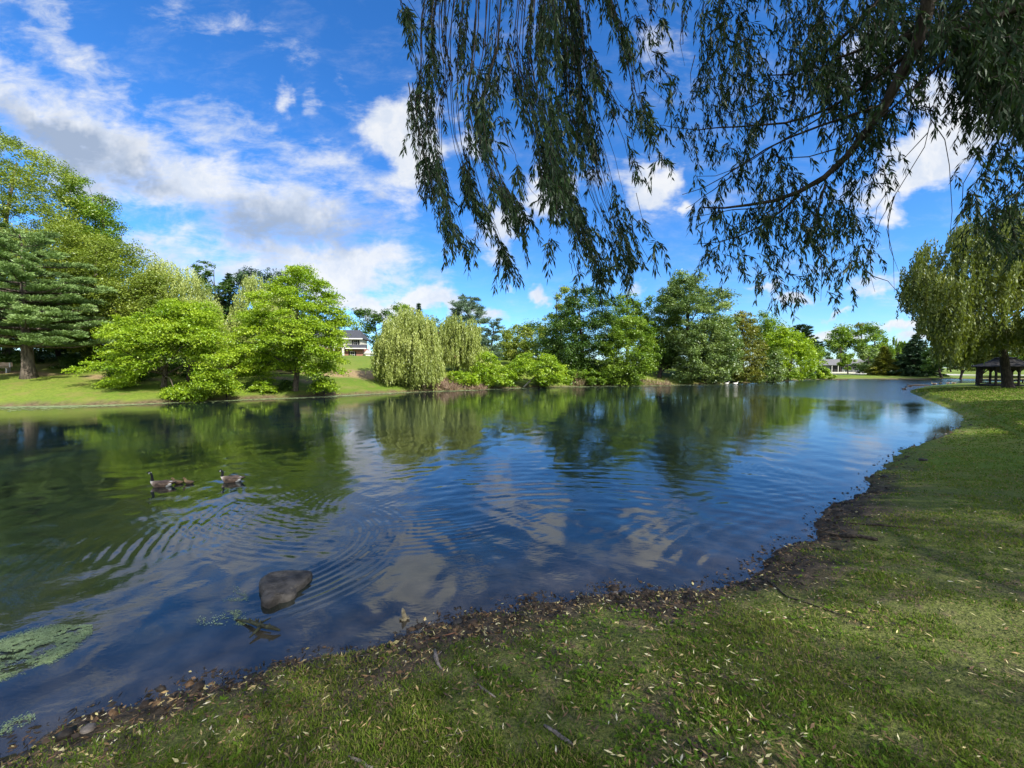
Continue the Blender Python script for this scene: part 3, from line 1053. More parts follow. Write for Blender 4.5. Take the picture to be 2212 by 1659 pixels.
shrub('low_bush', 'dark little bush hugging the foot of the central tree trunk', None, [(598, 852), (608, 822), (630, 818), (634, 855)], 35.0, 'foliage_deep', base_u=618, Rm=.6)
for q_, (u0, u1, v0, v1, Yq, mt, lab) in enumerate([(225, 345, 775, 832, 33.5, 'foliage_deep', 'dark undergrowth bush behind the low spreading tree, left part'), (330, 450, 765, 826, 36, 'foliage_deep', 'dark undergrowth bush behind the double trunk'),
                                (440, 560, 752, 815, 39, 'foliage_olive', 'brownish undergrowth bush between low spreading tree and central tree'), (540, 650, 750, 806, 43, 'foliage_deep', 'dark bush far behind the central tree trunk'),
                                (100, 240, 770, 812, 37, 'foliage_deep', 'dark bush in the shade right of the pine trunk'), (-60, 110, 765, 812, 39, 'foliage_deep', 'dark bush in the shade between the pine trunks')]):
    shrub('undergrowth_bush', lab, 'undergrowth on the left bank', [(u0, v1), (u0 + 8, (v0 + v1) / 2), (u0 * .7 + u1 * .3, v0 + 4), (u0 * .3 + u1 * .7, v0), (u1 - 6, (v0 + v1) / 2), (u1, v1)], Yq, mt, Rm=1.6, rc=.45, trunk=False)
for (pl, Yq, lab) in [([(345, 862), (355, 835), (385, 822), (425, 828), (445, 845), (440, 868), (400, 872), (360, 874)], 29.4, 'bright leafy clump drooping to the water below the double trunk'),
                      ([(205, 842), (225, 815), (262, 812), (292, 826), (285, 846), (240, 850)], 30.2, 'bright leafy clump low at the left side of the spreading tree'),
                      ([(455, 850), (465, 822), (495, 812), (522, 826), (515, 850), (480, 858)], 30.8, 'bright leafy clump low at the right side of the spreading tree'),
                      ([(535, 852), (545, 825), (575, 812), (600, 822), (598, 845), (565, 852)], 33.6, 'bright leafy clump hanging low at the left of the central trunk'),
                      ([(672, 852), (680, 822), (705, 806), (722, 820), (725, 845), (700, 852)], 34.4, 'bright leafy clump hanging low at the right of the central trunk')]:
    shrub('drooping_boughs', lab, 'low leafy clumps at the left waterline', pl, Yq, 'foliage_lime', Rm=1.0, rc=.4, cov=3.2, kind='layered')  # separate leaf clumps added to stand for the trees' drooping lower branches
# ---- behind the house and the two willows
tree('dark_tree', 'dark open-trunked tree standing behind the white house', 'tree', GF,
     [(760, 690), (772, 662), (800, 668), (835, 664), (858, 690), (850, 740), (832, 745), (818, 705), (790, 735), (765, 735)], 128, 'foliage_deep', base_u=822, cov=2.8, rc=2.0, Rm=6, tr=.35, nl=20)
tree('dark_tree', 'low dark tree at the right-hand wall of the white house', 'tree', GF,
     [(795, 745), (800, 722), (830, 715), (860, 735), (850, 790), (800, 790)], 122, 'foliage_deep', base_u=825, cov=3, rc=1.6, Rm=4, tr=.3)
tree('broadleaf_tree', 'small distant treetop between the house and the big willow', 'tree', GF,
     [(838, 672), (856, 656), (872, 650), (884, 668), (880, 700), (845, 705)], 118, 'foliage_green', base_u=862, cov=2.4, rc=1.4, Rm=4, tr=.3)
conifer('spruce_tree', 'small pointed spruce top peeking over the big willow', 'conifer', GF, 906, 100, 655, 3.4, 'needles_dark', n=7000, z0f=.1)
tree('dark_tree', 'far tree seen over the big willow and behind the second house', 'tree', GF,
     [(915, 700), (940, 682), (965, 690), (985, 690), (990, 790), (920, 780)], 96, 'foliage_deep', base_u=955, cov=2.2, rc=1.5, Rm=4, tr=.3)
tree('round_pine', 'grey-green round-topped pine behind the right one of the willow pair', 'pine tree', GF,
     [(968, 690), (975, 655), (992, 637), (1012, 632), (1035, 640), (1046, 668), (1042, 700), (1060, 760), (990, 770)], 86, 'needles_grey', kind='needle', base_u=1010, cov=3.2, rc=.85, Rm=4.5, tr=.35, nl=22)
tree('cedar_tree', 'grey-green cedar with flat ragged boughs between round pine and dark mass', 'pine tree', GF,
     [(1030, 700), (1048, 680), (1062, 690), (1085, 683), (1078, 698), (1090, 705), (1082, 735), (1095, 780), (1040, 790)], 78, 'needles_grey', kind='needle', flat=.16, base_u=1060, cov=2.9, rc=.85, Rm=3.0, tr=.28, nl=20)
tree('weeping_willow', 'large pale weeping willow on the open lawn right of the house', 'willow', GW,
     [(803, 806), (808, 760), (815, 722), (828, 695), (848, 680), (868, 668), (888, 664), (908, 672), (925, 680), (940, 700), (946, 735), (950, 770), (962, 800), (950, 822), (920, 818), (893, 828), (868, 812), (840, 826), (815, 812)],
     43.5, 'foliage_willow', kind='willow', base_u=877, base_Y=44.5, cov=6.5, Rm=3.4, tr=.2, top=(880, 700))
tree('weeping_willow', 'smaller pale weeping willow right of the large one, dark forked trunk', 'willow', GW,
     [(944, 775), (948, 735), (952, 702), (968, 684), (990, 676), (1015, 678), (1035, 700), (1042, 735), (1058, 770), (1052, 800), (1020, 800), (1000, 782), (985, 790), (965, 782)],
     54, 'foliage_willow', kind='willow', base_u=986, base_Y=55, cov=5.8, Rm=3.2, tr=.22, top=(992, 705))
tree('broadleaf_tree', 'small yellow-green tree behind the bright shore bush', 'tree', GF,
     [(1080, 745), (1085, 715), (1105, 702), (1130, 700), (1150, 715), (1160, 750), (1150, 785), (1095, 785)], 68, 'foliage_yellowgreen', base_u=1120, cov=3.2, rc=.75, Rm=3, tr=.2)
tree('broadleaf_tree', 'mid-green tree filling the gap left of the dark tree mass', 'tree', GF,
     [(1085, 720), (1130, 700), (1160, 694), (1185, 715), (1190, 790), (1090, 795)], 80, 'foliage_green', base_u=1165, cov=2.8, rc=1.3, Rm=3, tr=.2)
# ---- shore shrubs, centre
GS = 'shrubs along the far waterline'
shrub('flowering_shrub', 'low bright shrubs over dry reeds, left end by the willow', GS, [(905, 832), (915, 808), (945, 800), (985, 802), (1015, 806), (1040, 815), (1040, 836), (960, 832)], 45.5, 'foliage_lime', base_u=970, Rm=1.3, cov=3.2)
shrub('vine_shrub', 'tall leafy vine mound rising beside the smaller willow', GS, [(1000, 815), (1030, 785), (1042, 762), (1062, 755), (1075, 772), (1085, 790), (1110, 800), (1125, 830), (1080, 838), (1030, 838), (1005, 832)], 47.5, 'foliage_lime', base_u=1065, Rm=1.8, cov=3.8, rc=.5)
tree('leaning_tree', 'bright green bushy tree with one pale trunk leaning over the water', 'tree', None,
     [(1090, 800), (1100, 775), (1125, 762), (1150, 758), (1185, 762), (1205, 775), (1222, 800), (1240, 822), (1215, 834), (1170, 836), (1145, 815), (1120, 825), (1098, 815)], 49.5, 'foliage_lime', kind='layered',
     base_u=1165, base_Y=50.2, cov=3.8, rc=.7, Rm=2.4, tr=.13, nl=14)
shrub('low_bush', 'dull green bank shrubs right of the leaning tree', GS, [(1215, 835), (1225, 800), (1250, 790), (1290, 800), (1320, 822), (1318, 832), (1250, 836)], 54, 'foliage_green', base_u=1265, Rm=1.4, cov=3.4)
# ---- big mass in the centre right
tree('broadleaf_tree', 'airy yellow-green treetop poking up left of the dark crowned tree', 'tree', GF,
     [(1155, 720), (1172, 690), (1200, 660), (1198, 632), (1212, 614), (1232, 622), (1240, 660), (1235, 720), (1180, 740)], 74, 'foliage_yellowgreen', base_u=1208, bough_n=2.4, cov=2.2, rc=.75, Rm=3.5, tr=.24, nl=24, shell=.8)
tree('maple_tree', 'large very dark green round tree at the middle of the far bank', 'tree', GF,
     [(1158, 770), (1160, 720), (1180, 690), (1205, 672), (1225, 640), (1250, 622), (1275, 614), (1305, 626), (1325, 640), (1345, 670), (1345, 740), (1330, 800), (1270, 815), (1200, 805), (1165, 795)],
     60, 'foliage_deep', base_u=1262, cov=4.4, rc=.8, Rm=6.5, tr=.36)
tree('broadleaf_tree', 'mid-green treetop directly right of the very dark round tree', 'tree', GF,
     [(1320, 700), (1325, 650), (1350, 628), (1372, 640), (1390, 660), (1390, 740), (1330, 750)], 70, 'foliage_green', base_u=1355, cov=3.2, rc=.85, Rm=4, tr=.26)
tree('broadleaf_tree', 'green treetop tucked against the left side of the silvery tree', 'tree', GF,
     [(1380, 700), (1390, 660), (1410, 640), (1440, 640), (1470, 660), (1480, 760), (1420, 790), (1390, 780)], 67, 'foliage_green', base_u=1425, cov=3.2, rc=.8, Rm=4, tr=.26)
tree('maple_tree', 'lighter green tree in front of the dark one, reaching down to water', 'tree', GF,
     [(1282, 828), (1296, 780), (1300, 740), (1315, 705), (1340, 685), (1372, 678), (1400, 690), (1420, 725), (1428, 765), (1422, 800), (1398, 812), (1385, 835), (1340, 832), (1300, 832)], 56.5, 'foliage_green', base_u=1352, base_Y=58,
     cov=4.2, rc=.7, Rm=4.0, tr=.24, tintv=.22)
tree('poplar_tree', 'tallest silvery-green tree of the far bank, with a broad domed top', 'tree', GF,
     [(1422, 660), (1428, 620), (1442, 596), (1470, 582), (1500, 577), (1530, 588), (1548, 605), (1568, 620), (1590, 650), (1588, 690), (1600, 740), (1580, 800), (1460, 800), (1440, 740)],
     64, 'foliage_silver', base_u=1500, bough_n=3.4, cov=3.6, rc=.85, Rm=6, tr=.4, nl=30, flat=.5, shell=.7, top=(1490, 620))
tree('poplar_tree', 'lower silvery-green tree drooping over the water before the domed one', 'tree', GF,
     [(1452, 815), (1462, 760), (1470, 720), (1500, 690), (1540, 680), (1580, 690), (1602, 740), (1600, 800), (1560, 828), (1520, 832), (1480, 828)], 60, 'foliage_silver', base_u=1525, base_Y=61.5, cov=3.8, rc=.75, Rm=3.5, tr=.25, tintv=.22)
tree('dark_tree', 'dark understory tree with its trunk by the sunlit grass gap', 'tree', GF,
     [(1415, 800), (1420, 750), (1450, 735), (1480, 760), (1480, 800), (1440, 800)], 63, 'foliage_deep', base_u=1424, base_Y=61, cov=3.8, rc=.8, Rm=2, tr=.3)
tree('cypress_tree', 'orange-tinged olive green tree right of the silvery pair', 'tree', GF,
     [(1575, 822), (1580, 740), (1585, 690), (1600, 658), (1615, 672), (1635, 700), (1650, 745), (1655, 790), (1640, 826), (1600, 830)], 64, 'foliage_olive', base_u=1612, base_Y=66, cov=4.0, rc=.85, Rm=3.5, tr=.25, flat=.4, tintv=.22)
shrub('low_bush', 'pale grey-green bush at the water between the olive and lime trees', GS, [(1632, 828), (1640, 790), (1655, 762), (1680, 752), (1695, 775), (1700, 810), (1690, 826), (1655, 828)], 66, 'foliage_silver', base_u=1668, Rm=1.8, rc=.6, cov=3.8)
tree('broadleaf_tree', 'green treetop behind the olive tree, above the lime-green one', 'tree', GF,
     [(1618, 700), (1632, 678), (1655, 674), (1680, 690), (1700, 715), (1690, 780), (1640, 780)], 84, 'foliage_green', base_u=1655, cov=3.0, rc=1.4, Rm=4, tr=.3)
tree('broadleaf_tree', 'wide lime-green tree closing the right end of the far bank', 'tree', GF,
     [(1650, 815), (1650, 760), (1660, 722), (1685, 702), (1715, 708), (1740, 722), (1758, 745), (1765, 775), (1752, 805), (1740, 822), (1700, 818)], 74, 'foliage_lime', base_u=1700, base_Y=76, cov=4.0, rc=.8, Rm=5, tr=.28, tintv=.12)
conifer('dark_pine', 'dark flat-topped pine behind the wide lime-green tree', 'pine tree', GF, 1730, 120, 702, 7.5, 'needles_dark', kind='pine', n=12000, z0f=.3, tr=.3)
tree('dark_tree', 'dark green tree between the lime-green tree and the grey ranch house', 'tree', GF,
     [(1752, 815), (1758, 770), (1765, 742), (1778, 745), (1787, 775), (1786, 812), (1770, 818)], 88, 'foliage_green', base_u=1768, cov=3.8, rc=.9, Rm=2.2, tr=.2)
shrub('vine_shrub', 'bright leafy mound on the shore in front of the ranch house', GS, [(1750, 819), (1762, 800), (1778, 794), (1795, 800), (1806, 817), (1780, 820)], 86, 'foliage_lime', base_u=1780, Rm=1.4, rc=.5, cov=4)
shrub('low_bush', 'dull shrub between the lime-green tree and the bright shore mound', GS, [(1715, 822), (1722, 802), (1745, 798), (1760, 810), (1758, 820)], 84, 'foliage_green', base_u=1738, Rm=1.2, rc=.5, cov=4)
# ---- far end of the pond
GE = 'trees at the far end of the pond'
tree('street_tree', 'tall round tree left of the pair behind the ranch house', 'tree', GE, [(1782, 745), (1795, 712), (1815, 700), (1840, 699), (1856, 715), (1852, 745), (1830, 765), (1795, 770)], 150, 'foliage_green', base_u=1822, cov=3.3, rc=1.8, Rm=6, tr=.4, nl=18)
tree('street_tree', 'tall round tree right of the pair behind the ranch house', 'tree', GE, [(1850, 745), (1858, 712), (1878, 699), (1900, 705), (1918, 735), (1915, 765), (1880, 780), (1855, 770)], 146, 'foliage_green', base_u=1885, cov=3.3, rc=1.8, Rm=6, tr=.4, nl=18)
tree('bare_tree', 'brownish thin-leaved tree between the tall round pair', 'tree', GE, [(1838, 730), (1845, 700), (1865, 694), (1872, 715), (1865, 750)], 156, 'foliage_olive', base_u=1855, cov=1.3, rc=1.5, Rm=4, tr=.3, nl=18)
tree('street_tree', 'small round tree on the lawn before the ranch house', 'tree', GE, [(1805, 790), (1808, 770), (1825, 758), (1845, 765), (1852, 785), (1840, 798), (1815, 798)], 118, 'foliage_green', base_u=1832, cov=3, rc=.75, Rm=2.5, tr=.16)
tree('blossom_tree', 'spreading pale-tipped tree with leaning trunk beside the parked car', 'tree', GE, [(1845, 790), (1852, 768), (1872, 752), (1895, 755), (1912, 775), (1905, 795), (1875, 802), (1850, 800)], 110, 'foliage_silver', base_u=1876, cov=3.8, rc=.9, Rm=3, tr=.22)
tree('weeping_willow', 'soft green hanging tree behind the two dark firs', 'willow', GE, [(1905, 780), (1912, 745), (1935, 728), (1960, 730), (1975, 760), (1970, 800), (1915, 805)], 128, 'foliage_green', kind='willow', base_u=1945, cov=3.8, Rm=4, tr=.3)
conifer('spruce_tree', 'brownish-green fir, left one of the two by the far lawn', 'conifer', GE, 1908, 104, 748, 3.9, 'foliage_olive', n=16000, z0f=.05)
conifer('spruce_tree', 'dark broad fir, right one of the two by the far lawn', 'conifer', GE, 1975, 100, 722, 6.2, 'needles_dark', n=26000, z0f=.05)
tree('park_tree', 'dark rounded tree behind the hanging edge of the right willow', 'tree', GE, [(1990, 800), (1995, 765), (2020, 745), (2050, 760), (2058, 795), (2025, 802)], 92, 'foliage_deep', base_u=2035, cov=3.6, rc=.8, Rm=3, tr=.22)
tree('park_tree', 'dark park tree left of the gazebo on the far lawn', 'tree', GE, [(2052, 800), (2055, 740), (2090, 720), (2130, 740), (2140, 785), (2100, 802)], 86, 'foliage_shade', base_u=2074, cov=3.6, rc=.8, Rm=3.5, tr=.22)
tree('park_tree', 'park tree with straight trunk closest behind the gazebo', 'tree', GE, [(2090, 790), (2095, 700), (2140, 680), (2180, 700), (2190, 770), (2140, 792)], 66, 'foliage_shade', base_u=2118, base_Y=66, cov=3.6, rc=.8, Rm=3.5, tr=.3)
tree('park_tree', 'park tree to the right of the gazebo at the picture edge', 'tree', GE, [(2180, 790), (2185, 700), (2230, 660), (2320, 680), (2330, 790)], 60, 'foliage_shade', base_u=2240, base_Y=60, cov=3.0, rc=.8, Rm=3.5, tr=.25)
for (u, v0, v1, Yd, w, m, lab) in [(-150, 640, 800, 62, 130, 'foliage_deep', 'dark wood edge tree farthest left'), (120, 690, 800, 64, 130, 'foliage_deep', 'dark tree deep behind the left pine'),
                                   (330, 690, 800, 60, 110, 'foliage_green', 'green tree deep behind the left willow'), (470, 645, 795, 74, 110, 'foliage_deep', 'dark tree behind the gap left of the central tree'),
                                   (640, 665, 785, 96, 80, 'foliage_green', 'far green tree hidden behind the central tree'),
                                   (930, 715, 790, 112, 60, 'foliage_green', 'far green tree behind the second house'), (1060, 735, 800, 92, 60, 'foliage_green', 'low far tree between cedar and leaning tree'),
                                   (1215, 720, 815, 76, 90, 'foliage_deep', 'dark backing tree behind the very dark round tree'), (1420, 700, 800, 84, 100, 'foliage_deep', 'dark backing tree behind the sunlit grass gap'),
                                   (1560, 700, 818, 80, 80, 'foliage_green', 'green backing tree behind the silvery pair'), (1830, 762, 800, 170, 70, 'foliage_green', 'far low tree behind the ranch house roof'),
                                   (1765, 735, 805, 168, 60, 'foliage_deep', 'far dark tree between dark pine and ranch house'), (1905, 742, 800, 172, 90, 'foliage_green', 'far green tree behind the tall round pair'), (1985, 738, 800, 168, 90, 'foliage_deep', 'far dark tree behind the two firs'), (2055, 745, 802, 160, 90, 'foliage_green', 'far green tree across the road left of the park trees'),
                                   (2160, 740, 800, 130, 140, 'foliage_green', 'far green tree across the road behind the gazebo')]:
    ww = w / 2
    tree('background_tree', lab, 'tree', 'backing trees', [(u - ww, v1), (u - ww, (v0 + v1) / 2), (u - ww * .6, v0 + 8), (u, v0), (u + ww * .55, v0 + 10), (u + ww, (v0 + v1) / 2), (u + ww, v1)], Yd, m, cov=2.4, rc=1.3, Rm=3, tr=.25)

# ---- right willow with its thick trunk beside the gazebo
tree('weeping_willow', 'huge dark weeping willow leaning in at the right, thick trunk beside gazebo', 'willow', None,
     [(1945, 640), (1950, 590), (1975, 552), (2005, 520), (2050, 500), (2100, 478), (2150, 455), (2230, 430), (2380, 440), (2520, 560), (2500, 770), (2330, 775), (2205, 744), (2122, 746), (2085, 782), (2030, 770), (2010, 722),
      (1985, 715), (1975, 680), (1952, 672)], 36, 'foliage_shade', kind='willow', base_u=2181, base_Y=36.5, cov=9.0, leaf=.25, Rm=6.5, tr=.36, bark=BARK_D, nl=30, top=(2190, 560), shell=.6)

# ------------------------------------------------------------------ overhanging willow
def zz(x, y, z=1):            # pixel of the enlargement used for tracing the left curtain
    return (822.9 + x * .3967, y * .3967)


def zr(x, y):
    return (1426.0 + x * .3967, y * .3967)


g = np.random.default_rng(4242)
WT = np.array([14.5, .6])
wz0 = hz(*WT)
OV = empty('weeping_willow', (WT[0], WT[1], wz0))
tag(OV, 'overhanging weeping willow whose dark branches hang into the top of the picture', 'willow')
org = np.array([WT[0], WT[1], wz0])
stems = MB(); LC, LA, LT, LS = [], [], [], []


def leaf_run(path, dens, spread=.05, scale=1.0, t0=0.0):
    """narrow leaves set alternately along a hanging twig"""
    P = np.asarray(path); seg = np.linalg.norm(np.diff(P, axis=0), axis=1); Ltot = seg.sum()
    n = max(3, int(Ltot * dens))
    s = np.concatenate([[0], np.cumsum(seg)]) / Ltot
    t = np.sort(g.uniform(t0, 1, n))
    C = np.stack([np.interp(t, s, P[:, i]) for i in range(3)], -1)
    T = norm(np.stack([np.interp(np.minimum(t + .04, 1), s, P[:, i]) for i in range(3)], -1) - np.stack([np.interp(np.maximum(t - .04, 0), s, P[:, i]) for i in range(3)], -1) + 1e-6)
    rnd = rand_unit(g, n)
    sd = norm(rnd - T * np.einsum('ij,ij->i', rnd, T)[:, None])
    ax = norm(T * .75 + sd * .55 + np.array([0, 0, -.45]))
    Ls = scale * g.uniform(.065, .125, n)
    LC.append(C + ax * Ls[:, None] * .5 + g.normal(0, spread * .15, (n, 3))); LA.append(ax); LS.append(Ls)
    LT.append(.5 + g.normal(0, .13) + g.normal(0, .12, n))


def twig(path, r0=.0035, r1=.0012, seg=3):
    stems.tube(np.asarray(path) - org, np.linspace(r0, r1, len(path)), seg, caps=False)


def curtain(pts, hw, Y0, nst, dens=78, lenf=(.10, .24), dY=.6, leafscale=.86):
    """a hanging bundle of leafy twigs following a traced line"""
    pts = np.array(pts, float); hw = np.array(hw, float) * .3967
    n = len(pts); s = np.linspace(0, 1, n)
    for _ in range(max(2, nst // 12)):
        off = g.uniform(-.8, .8); yo = g.normal(0, dY * .4)
        tt = np.linspace(0, g.uniform(.6, 1.0), 10)
        u = np.interp(tt, s, pts[:, 0]) + off * np.interp(tt, s, hw) + g.normal(0, 1.5, 10); v = np.interp(tt, s, pts[:, 1])
        twig(at(u, v, Y0 + yo), .006, .0018, 4)
    # sub-bundles give the curtain its uneven clumps
    nb = max(3, nst // 7)
    ba = g.uniform(-.05, .97, nb); bo = np.clip(g.normal(0, .5, nb), -.95, .95); by = g.normal(0, dY, nb)
    for i in range(nst):
        b = g.integers(0, nb)
        a = ba[b] + g.normal(0, .05); ln = g.uniform(*lenf); off = np.clip(bo[b] + g.normal(0, .22), -1.1, 1.1); yo = by[b] + g.normal(0, .16)
        if g.uniform() < .5:          # short side sprig hanging free
            q = np.clip(a + g.uniform(0, .12), 0, 1)
            u0_ = np.interp(q, s, pts[:, 0]) + off * np.interp(q, s, hw); v0_ = np.interp(q, s, pts[:, 1])
            p0 = at(u0_, v0_, Y0 + yo); l_ = g.uniform(.12, .36); t = np.linspace(0, 1, 5); an = g.uniform(0, 6.28); o_ = g.uniform(.1, .7) * l_
            P = p0 + np.stack([np.cos(an) * o_ * np.sqrt(t) + .12 * l_ * t, np.sin(an) * o_ * np.sqrt(t), -l_ * t ** 1.3], -1)
            twig(P, .0025, .001); leaf_run(P, dens * .95, scale=leafscale * 1.12)
            continue
        tt = np.linspace(np.clip(a, 0, .95), min(max(a, 0) + ln, 1.03), 7)
        hwv = np.interp(tt, s, hw)
        u = np.interp(tt, s, pts[:, 0]); u = u[0] + (u - u[0]) * g.uniform(.35, 1.1) + off * hwv[0] + g.normal(0, 5) * np.linspace(0, 1, 7) + np.cumsum(g.normal(0, 1.2, 7))
        v = np.interp(tt, s, pts[:, 1])
        P = at(u, v, Y0 + yo)
        twig(P); leaf_run(P, dens, scale=leafscale)


CURT = [
    ([zz(300, -60), zz(270, 200), zz(300, 420), zz(250, 560), zz(270, 800), zz(330, 1050), zz(400, 1250), zz(470, 1350)], [70, 95, 110, 95, 70, 65, 55, 25], 4.6, 120),
    ([zz(185, 450), zz(200, 600), zz(230, 800), zz(270, 950)], [60, 55, 35, 20], 4.4, 30),
    ([zz(450, -60), zz(420, 250), zz(420, 600), zz(440, 800), zz(500, 1000), zz(560, 1150), zz(640, 1320), zz(700, 1440)], [100, 110, 75, 55, 45, 38, 26, 14], 4.9, 100),
    ([zz(600, -60), zz(590, 250), zz(510, 550), zz(560, 800), zz(640, 1000), zz(720, 1130), zz(780, 1280)], [120, 110, 75, 55, 60, 62, 18], 4.3, 110),
    ([zz(640, 640), zz(690, 800), zz(760, 940)], [30, 32, 16], 4.6, 14),
    ([zz(830, -60), zz(800, 300), zz(860, 600), zz(930, 900), zz(1000, 1100), zz(1100, 1350), zz(1200, 1520)], [110, 120, 95, 75, 80, 85, 45], 4.7, 170),
    ([zz(1010, -60), zz(1040, 300), zz(1060, 600), zz(1140, 850), zz(1200, 1080), zz(1290, 1300), zz(1340, 1450)], [120, 125, 150, 165, 165, 125, 50], 5.0, 250),
    ([zz(700, 230), zz(780, 480), zz(850, 760), zz(930, 1000)], [50, 60, 50, 45], 4.4, 50),
    ([zz(1110, 250), zz(1190, 450), zz(1290, 620), zz(1340, 740), zz(1370, 900), zz(1400, 1000)], [40, 35, 38, 35, 28, 16], 4.5, 34),
    ([zz(930, 1100), zz(940, 1250), zz(915, 1330)], [32, 36, 14], 4.4, 12),
    ([zz(1040, 1380), zz(1060, 1480), zz(1040, 1530)], [26, 26, 12], 4.8, 8),
    ([zz(1230, -60), zz(1300, 150), zz(1350, 300), zz(1380, 500), zz(1430, 650), zz(1490, 800), zz(1545, 890)], [60, 50, 36, 42, 40, 30, 34], 4.5, 62),
    ([zz(1400, 80), zz(1440, 180), zz(1490, 290)], [46, 48, 22], 4.7, 18), ([zz(1480, 50), zz(1520, 125)], [26, 20], 4.6, 6),
    ([zz(1480, 370), zz(1490, 460)], [32, 22], 4.6, 8), ([zz(1550, 380), zz(1580, 430)], [28, 16], 4.6, 4), ([zz(1320, 570), zz(1350, 610)], [24, 14], 4.5, 4), ([zz(720, 500), zz(735, 560)], [26, 14], 4.5, 5),
    ([zz(850, 1060), zz(885, 1105)], [14, 10], 4.5, 4), ([zz(1400, 1190), zz(1460, 1290), zz(1505, 1320)], [34, 26, 10], 4.6, 9),
    ([zz(60, -40), zz(90, 50), zz(185, 140)], [60, 55, 16], 4.2, 24),
]
for c in CURT:
    curtain(c[0], c[1], c[2], int(c[3] * 1.05))
# thin bare twigs
for pl in [[zz(150, 0), zz(230, 130), zz(300, 230)], [zz(1200, 360), zz(1290, 540), zz(1340, 600)], [zz(1240, 120), zz(1350, 330), zz(1460, 470), zz(1560, 560)], [zz(1420, 200), zz(1470, 330), zz(1590, 520)],
           [zz(220, 940), zz(290, 1080), zz(340, 1170)], [zz(620, 440), zz(660, 600), zz(670, 700)], [zz(600, 560), zz(620, 720)], [zz(510, 800), zz(560, 970)], [zz(740, 900), zz(820, 1040), zz(870, 1090)], [zz(900, 1330), zz(880, 1440)],
           [zz(1390, 1050), zz(1420, 1180), zz(1480, 1270)], [zz(1400, 1310), zz(1450, 1400), zz(1500, 1447)], [zz(1365, 0), zz(1420, 110)], [zz(1640, 60), zz(1630, 240), zz(1655, 360)], [zz(1690, 0), zz(1640, 160), zz(1625, 240)], [zz(1110, 1420), zz(1112, 1500)]]:
    q = np.array(pl); twig(at(q[:, 0], q[:, 1], 4.6), .004, .0018)

# limbs traced in the right part (u, v, distance); they rise out of the frame to the trunk
def limb(pts, r0, r1, seg=7, wig=.02):
    pts = [(p[0], p[1], p[2] - .25) if len(p) == 3 and p[0] > 100 else p for p in pts]
    pts = [np.asarray(p, float) if len(p) == 3 else p for p in pts]
    P = np.array([at(*p) if len(p) == 3 and p[0] > 100 else p for p in pts])
    # resample smoothly
    d = np.concatenate([[0], np.cumsum(np.linalg.norm(np.diff(P, axis=0), axis=1))])
    m = max(6, int(d[-1] / .22)); t = np.linspace(0, d[-1], m)
    Q = np.stack([np.interp(t, d, P[:, i]) for i in range(3)], -1)
    for _ in range(2):
        Q[1:-1] = (Q[:-2] + Q[1:-1] * 2 + Q[2:]) / 4
    Q[1:-1] += g.normal(0, wig, (m - 2, 3))
    limbsM.tube(Q - org, np.linspace(r0, r1, m), seg)
    return Q


limbsM = MB()
def U(x, y, Y): return (*zr(x, y), Y)
paths = []
main = limb([U(1490, -120, 3.9), U(1470, 0, 4.0), U(1450, 200, 4.1), U(1300, 430, 4.2), U(1210, 600, 4.35), U(1080, 800, 4.5), U(950, 950, 4.6), U(760, 1060, 4.8), U(500, 1128, 5.0), U(230, 1130, 5.2)], .062, .007, 8, .006)
LR = [
    ([U(1455, 190, 4.1), U(1300, 195, 4.2), U(1100, 270, 4.4), U(930, 330, 4.6)], .030, .008),
    ([U(1250, -60, 4.6), U(1180, 20, 4.6), U(1000, 200, 4.8), U(800, 400, 5.0), U(690, 462, 5.1), U(590, 410, 5.2)], .030, .006),
    ([U(1420, 240, 4.1), U(1270, 350, 4.3), U(1100, 480, 4.5), U(880, 640, 4.8), U(600, 690, 5.0), U(330, 670, 5.2), U(200, 740, 5.3), U(100, 700, 5.35), U(0, 680, 5.4)], .020, .003),
    ([U(1750, 120, 3.8), U(1580, 310, 3.9), U(1450, 440, 4.0), U(1220, 640, 4.3), U(900, 870, 4.6), U(700, 900, 4.8), U(560, 830, 4.9)], .016, .003),
    ([U(1240, 560, 4.35), U(1000, 640, 4.6), U(760, 720, 4.8), U(450, 850, 5.1), U(390, 960, 5.2), U(270, 1040, 5.25), U(120, 1060, 5.3)], .016, .0035),
    ([U(390, 960, 5.2), U(300, 1030, 5.25), U(140, 1135, 5.3)], .008, .003),
    ([U(760, 1060, 4.8), U(620, 1200, 4.9), U(500, 1280, 5.0), U(330, 1330, 5.1), U(180, 1330, 5.2)], .016, .003),
    ([U(900, 1000, 4.65), U(850, 1170, 4.7), U(800, 1280, 4.7)], .011, .003),
    ([U(1480, 60, 4.0), U(1200, 300, 4.5), U(1000, 350, 4.9)], .018, .005),
    ([U(850, 430, 4.9), U(600, 540, 5.1), U(450, 600, 5.2), U(280, 640, 5.3)], .010, .003),
    ([U(1000, 560, 4.8), U(780, 700, 5.0), U(600, 800, 5.1), U(400, 930, 5.2), U(330, 1000, 5.2), U(200, 960, 5.2)], .010, .003),
    ([U(560, 1130, 5.0), U(400, 1140, 5.1), U(160, 1185, 5.2)], .008, .003),
    ([U(700, 1080, 4.8), U(560, 1180, 4.9), U(350, 1240, 5.0)], .007, .003),
    ([U(470, 870, 5.1), U(370, 1000, 5.2), U(300, 1120, 5.2)], .006, .002),
    ([U(620, 560, 5.0), U(540, 640, 5.1), U(480, 760, 5.1)], .007, .003),
    ([U(1900, 60, 3.7), U(1700, 170, 3.8), U(1450, 190, 4.0)], .03, .02),
]
for p, a, b in LR:
    paths.append(limb(p, a, b, 5, .006))
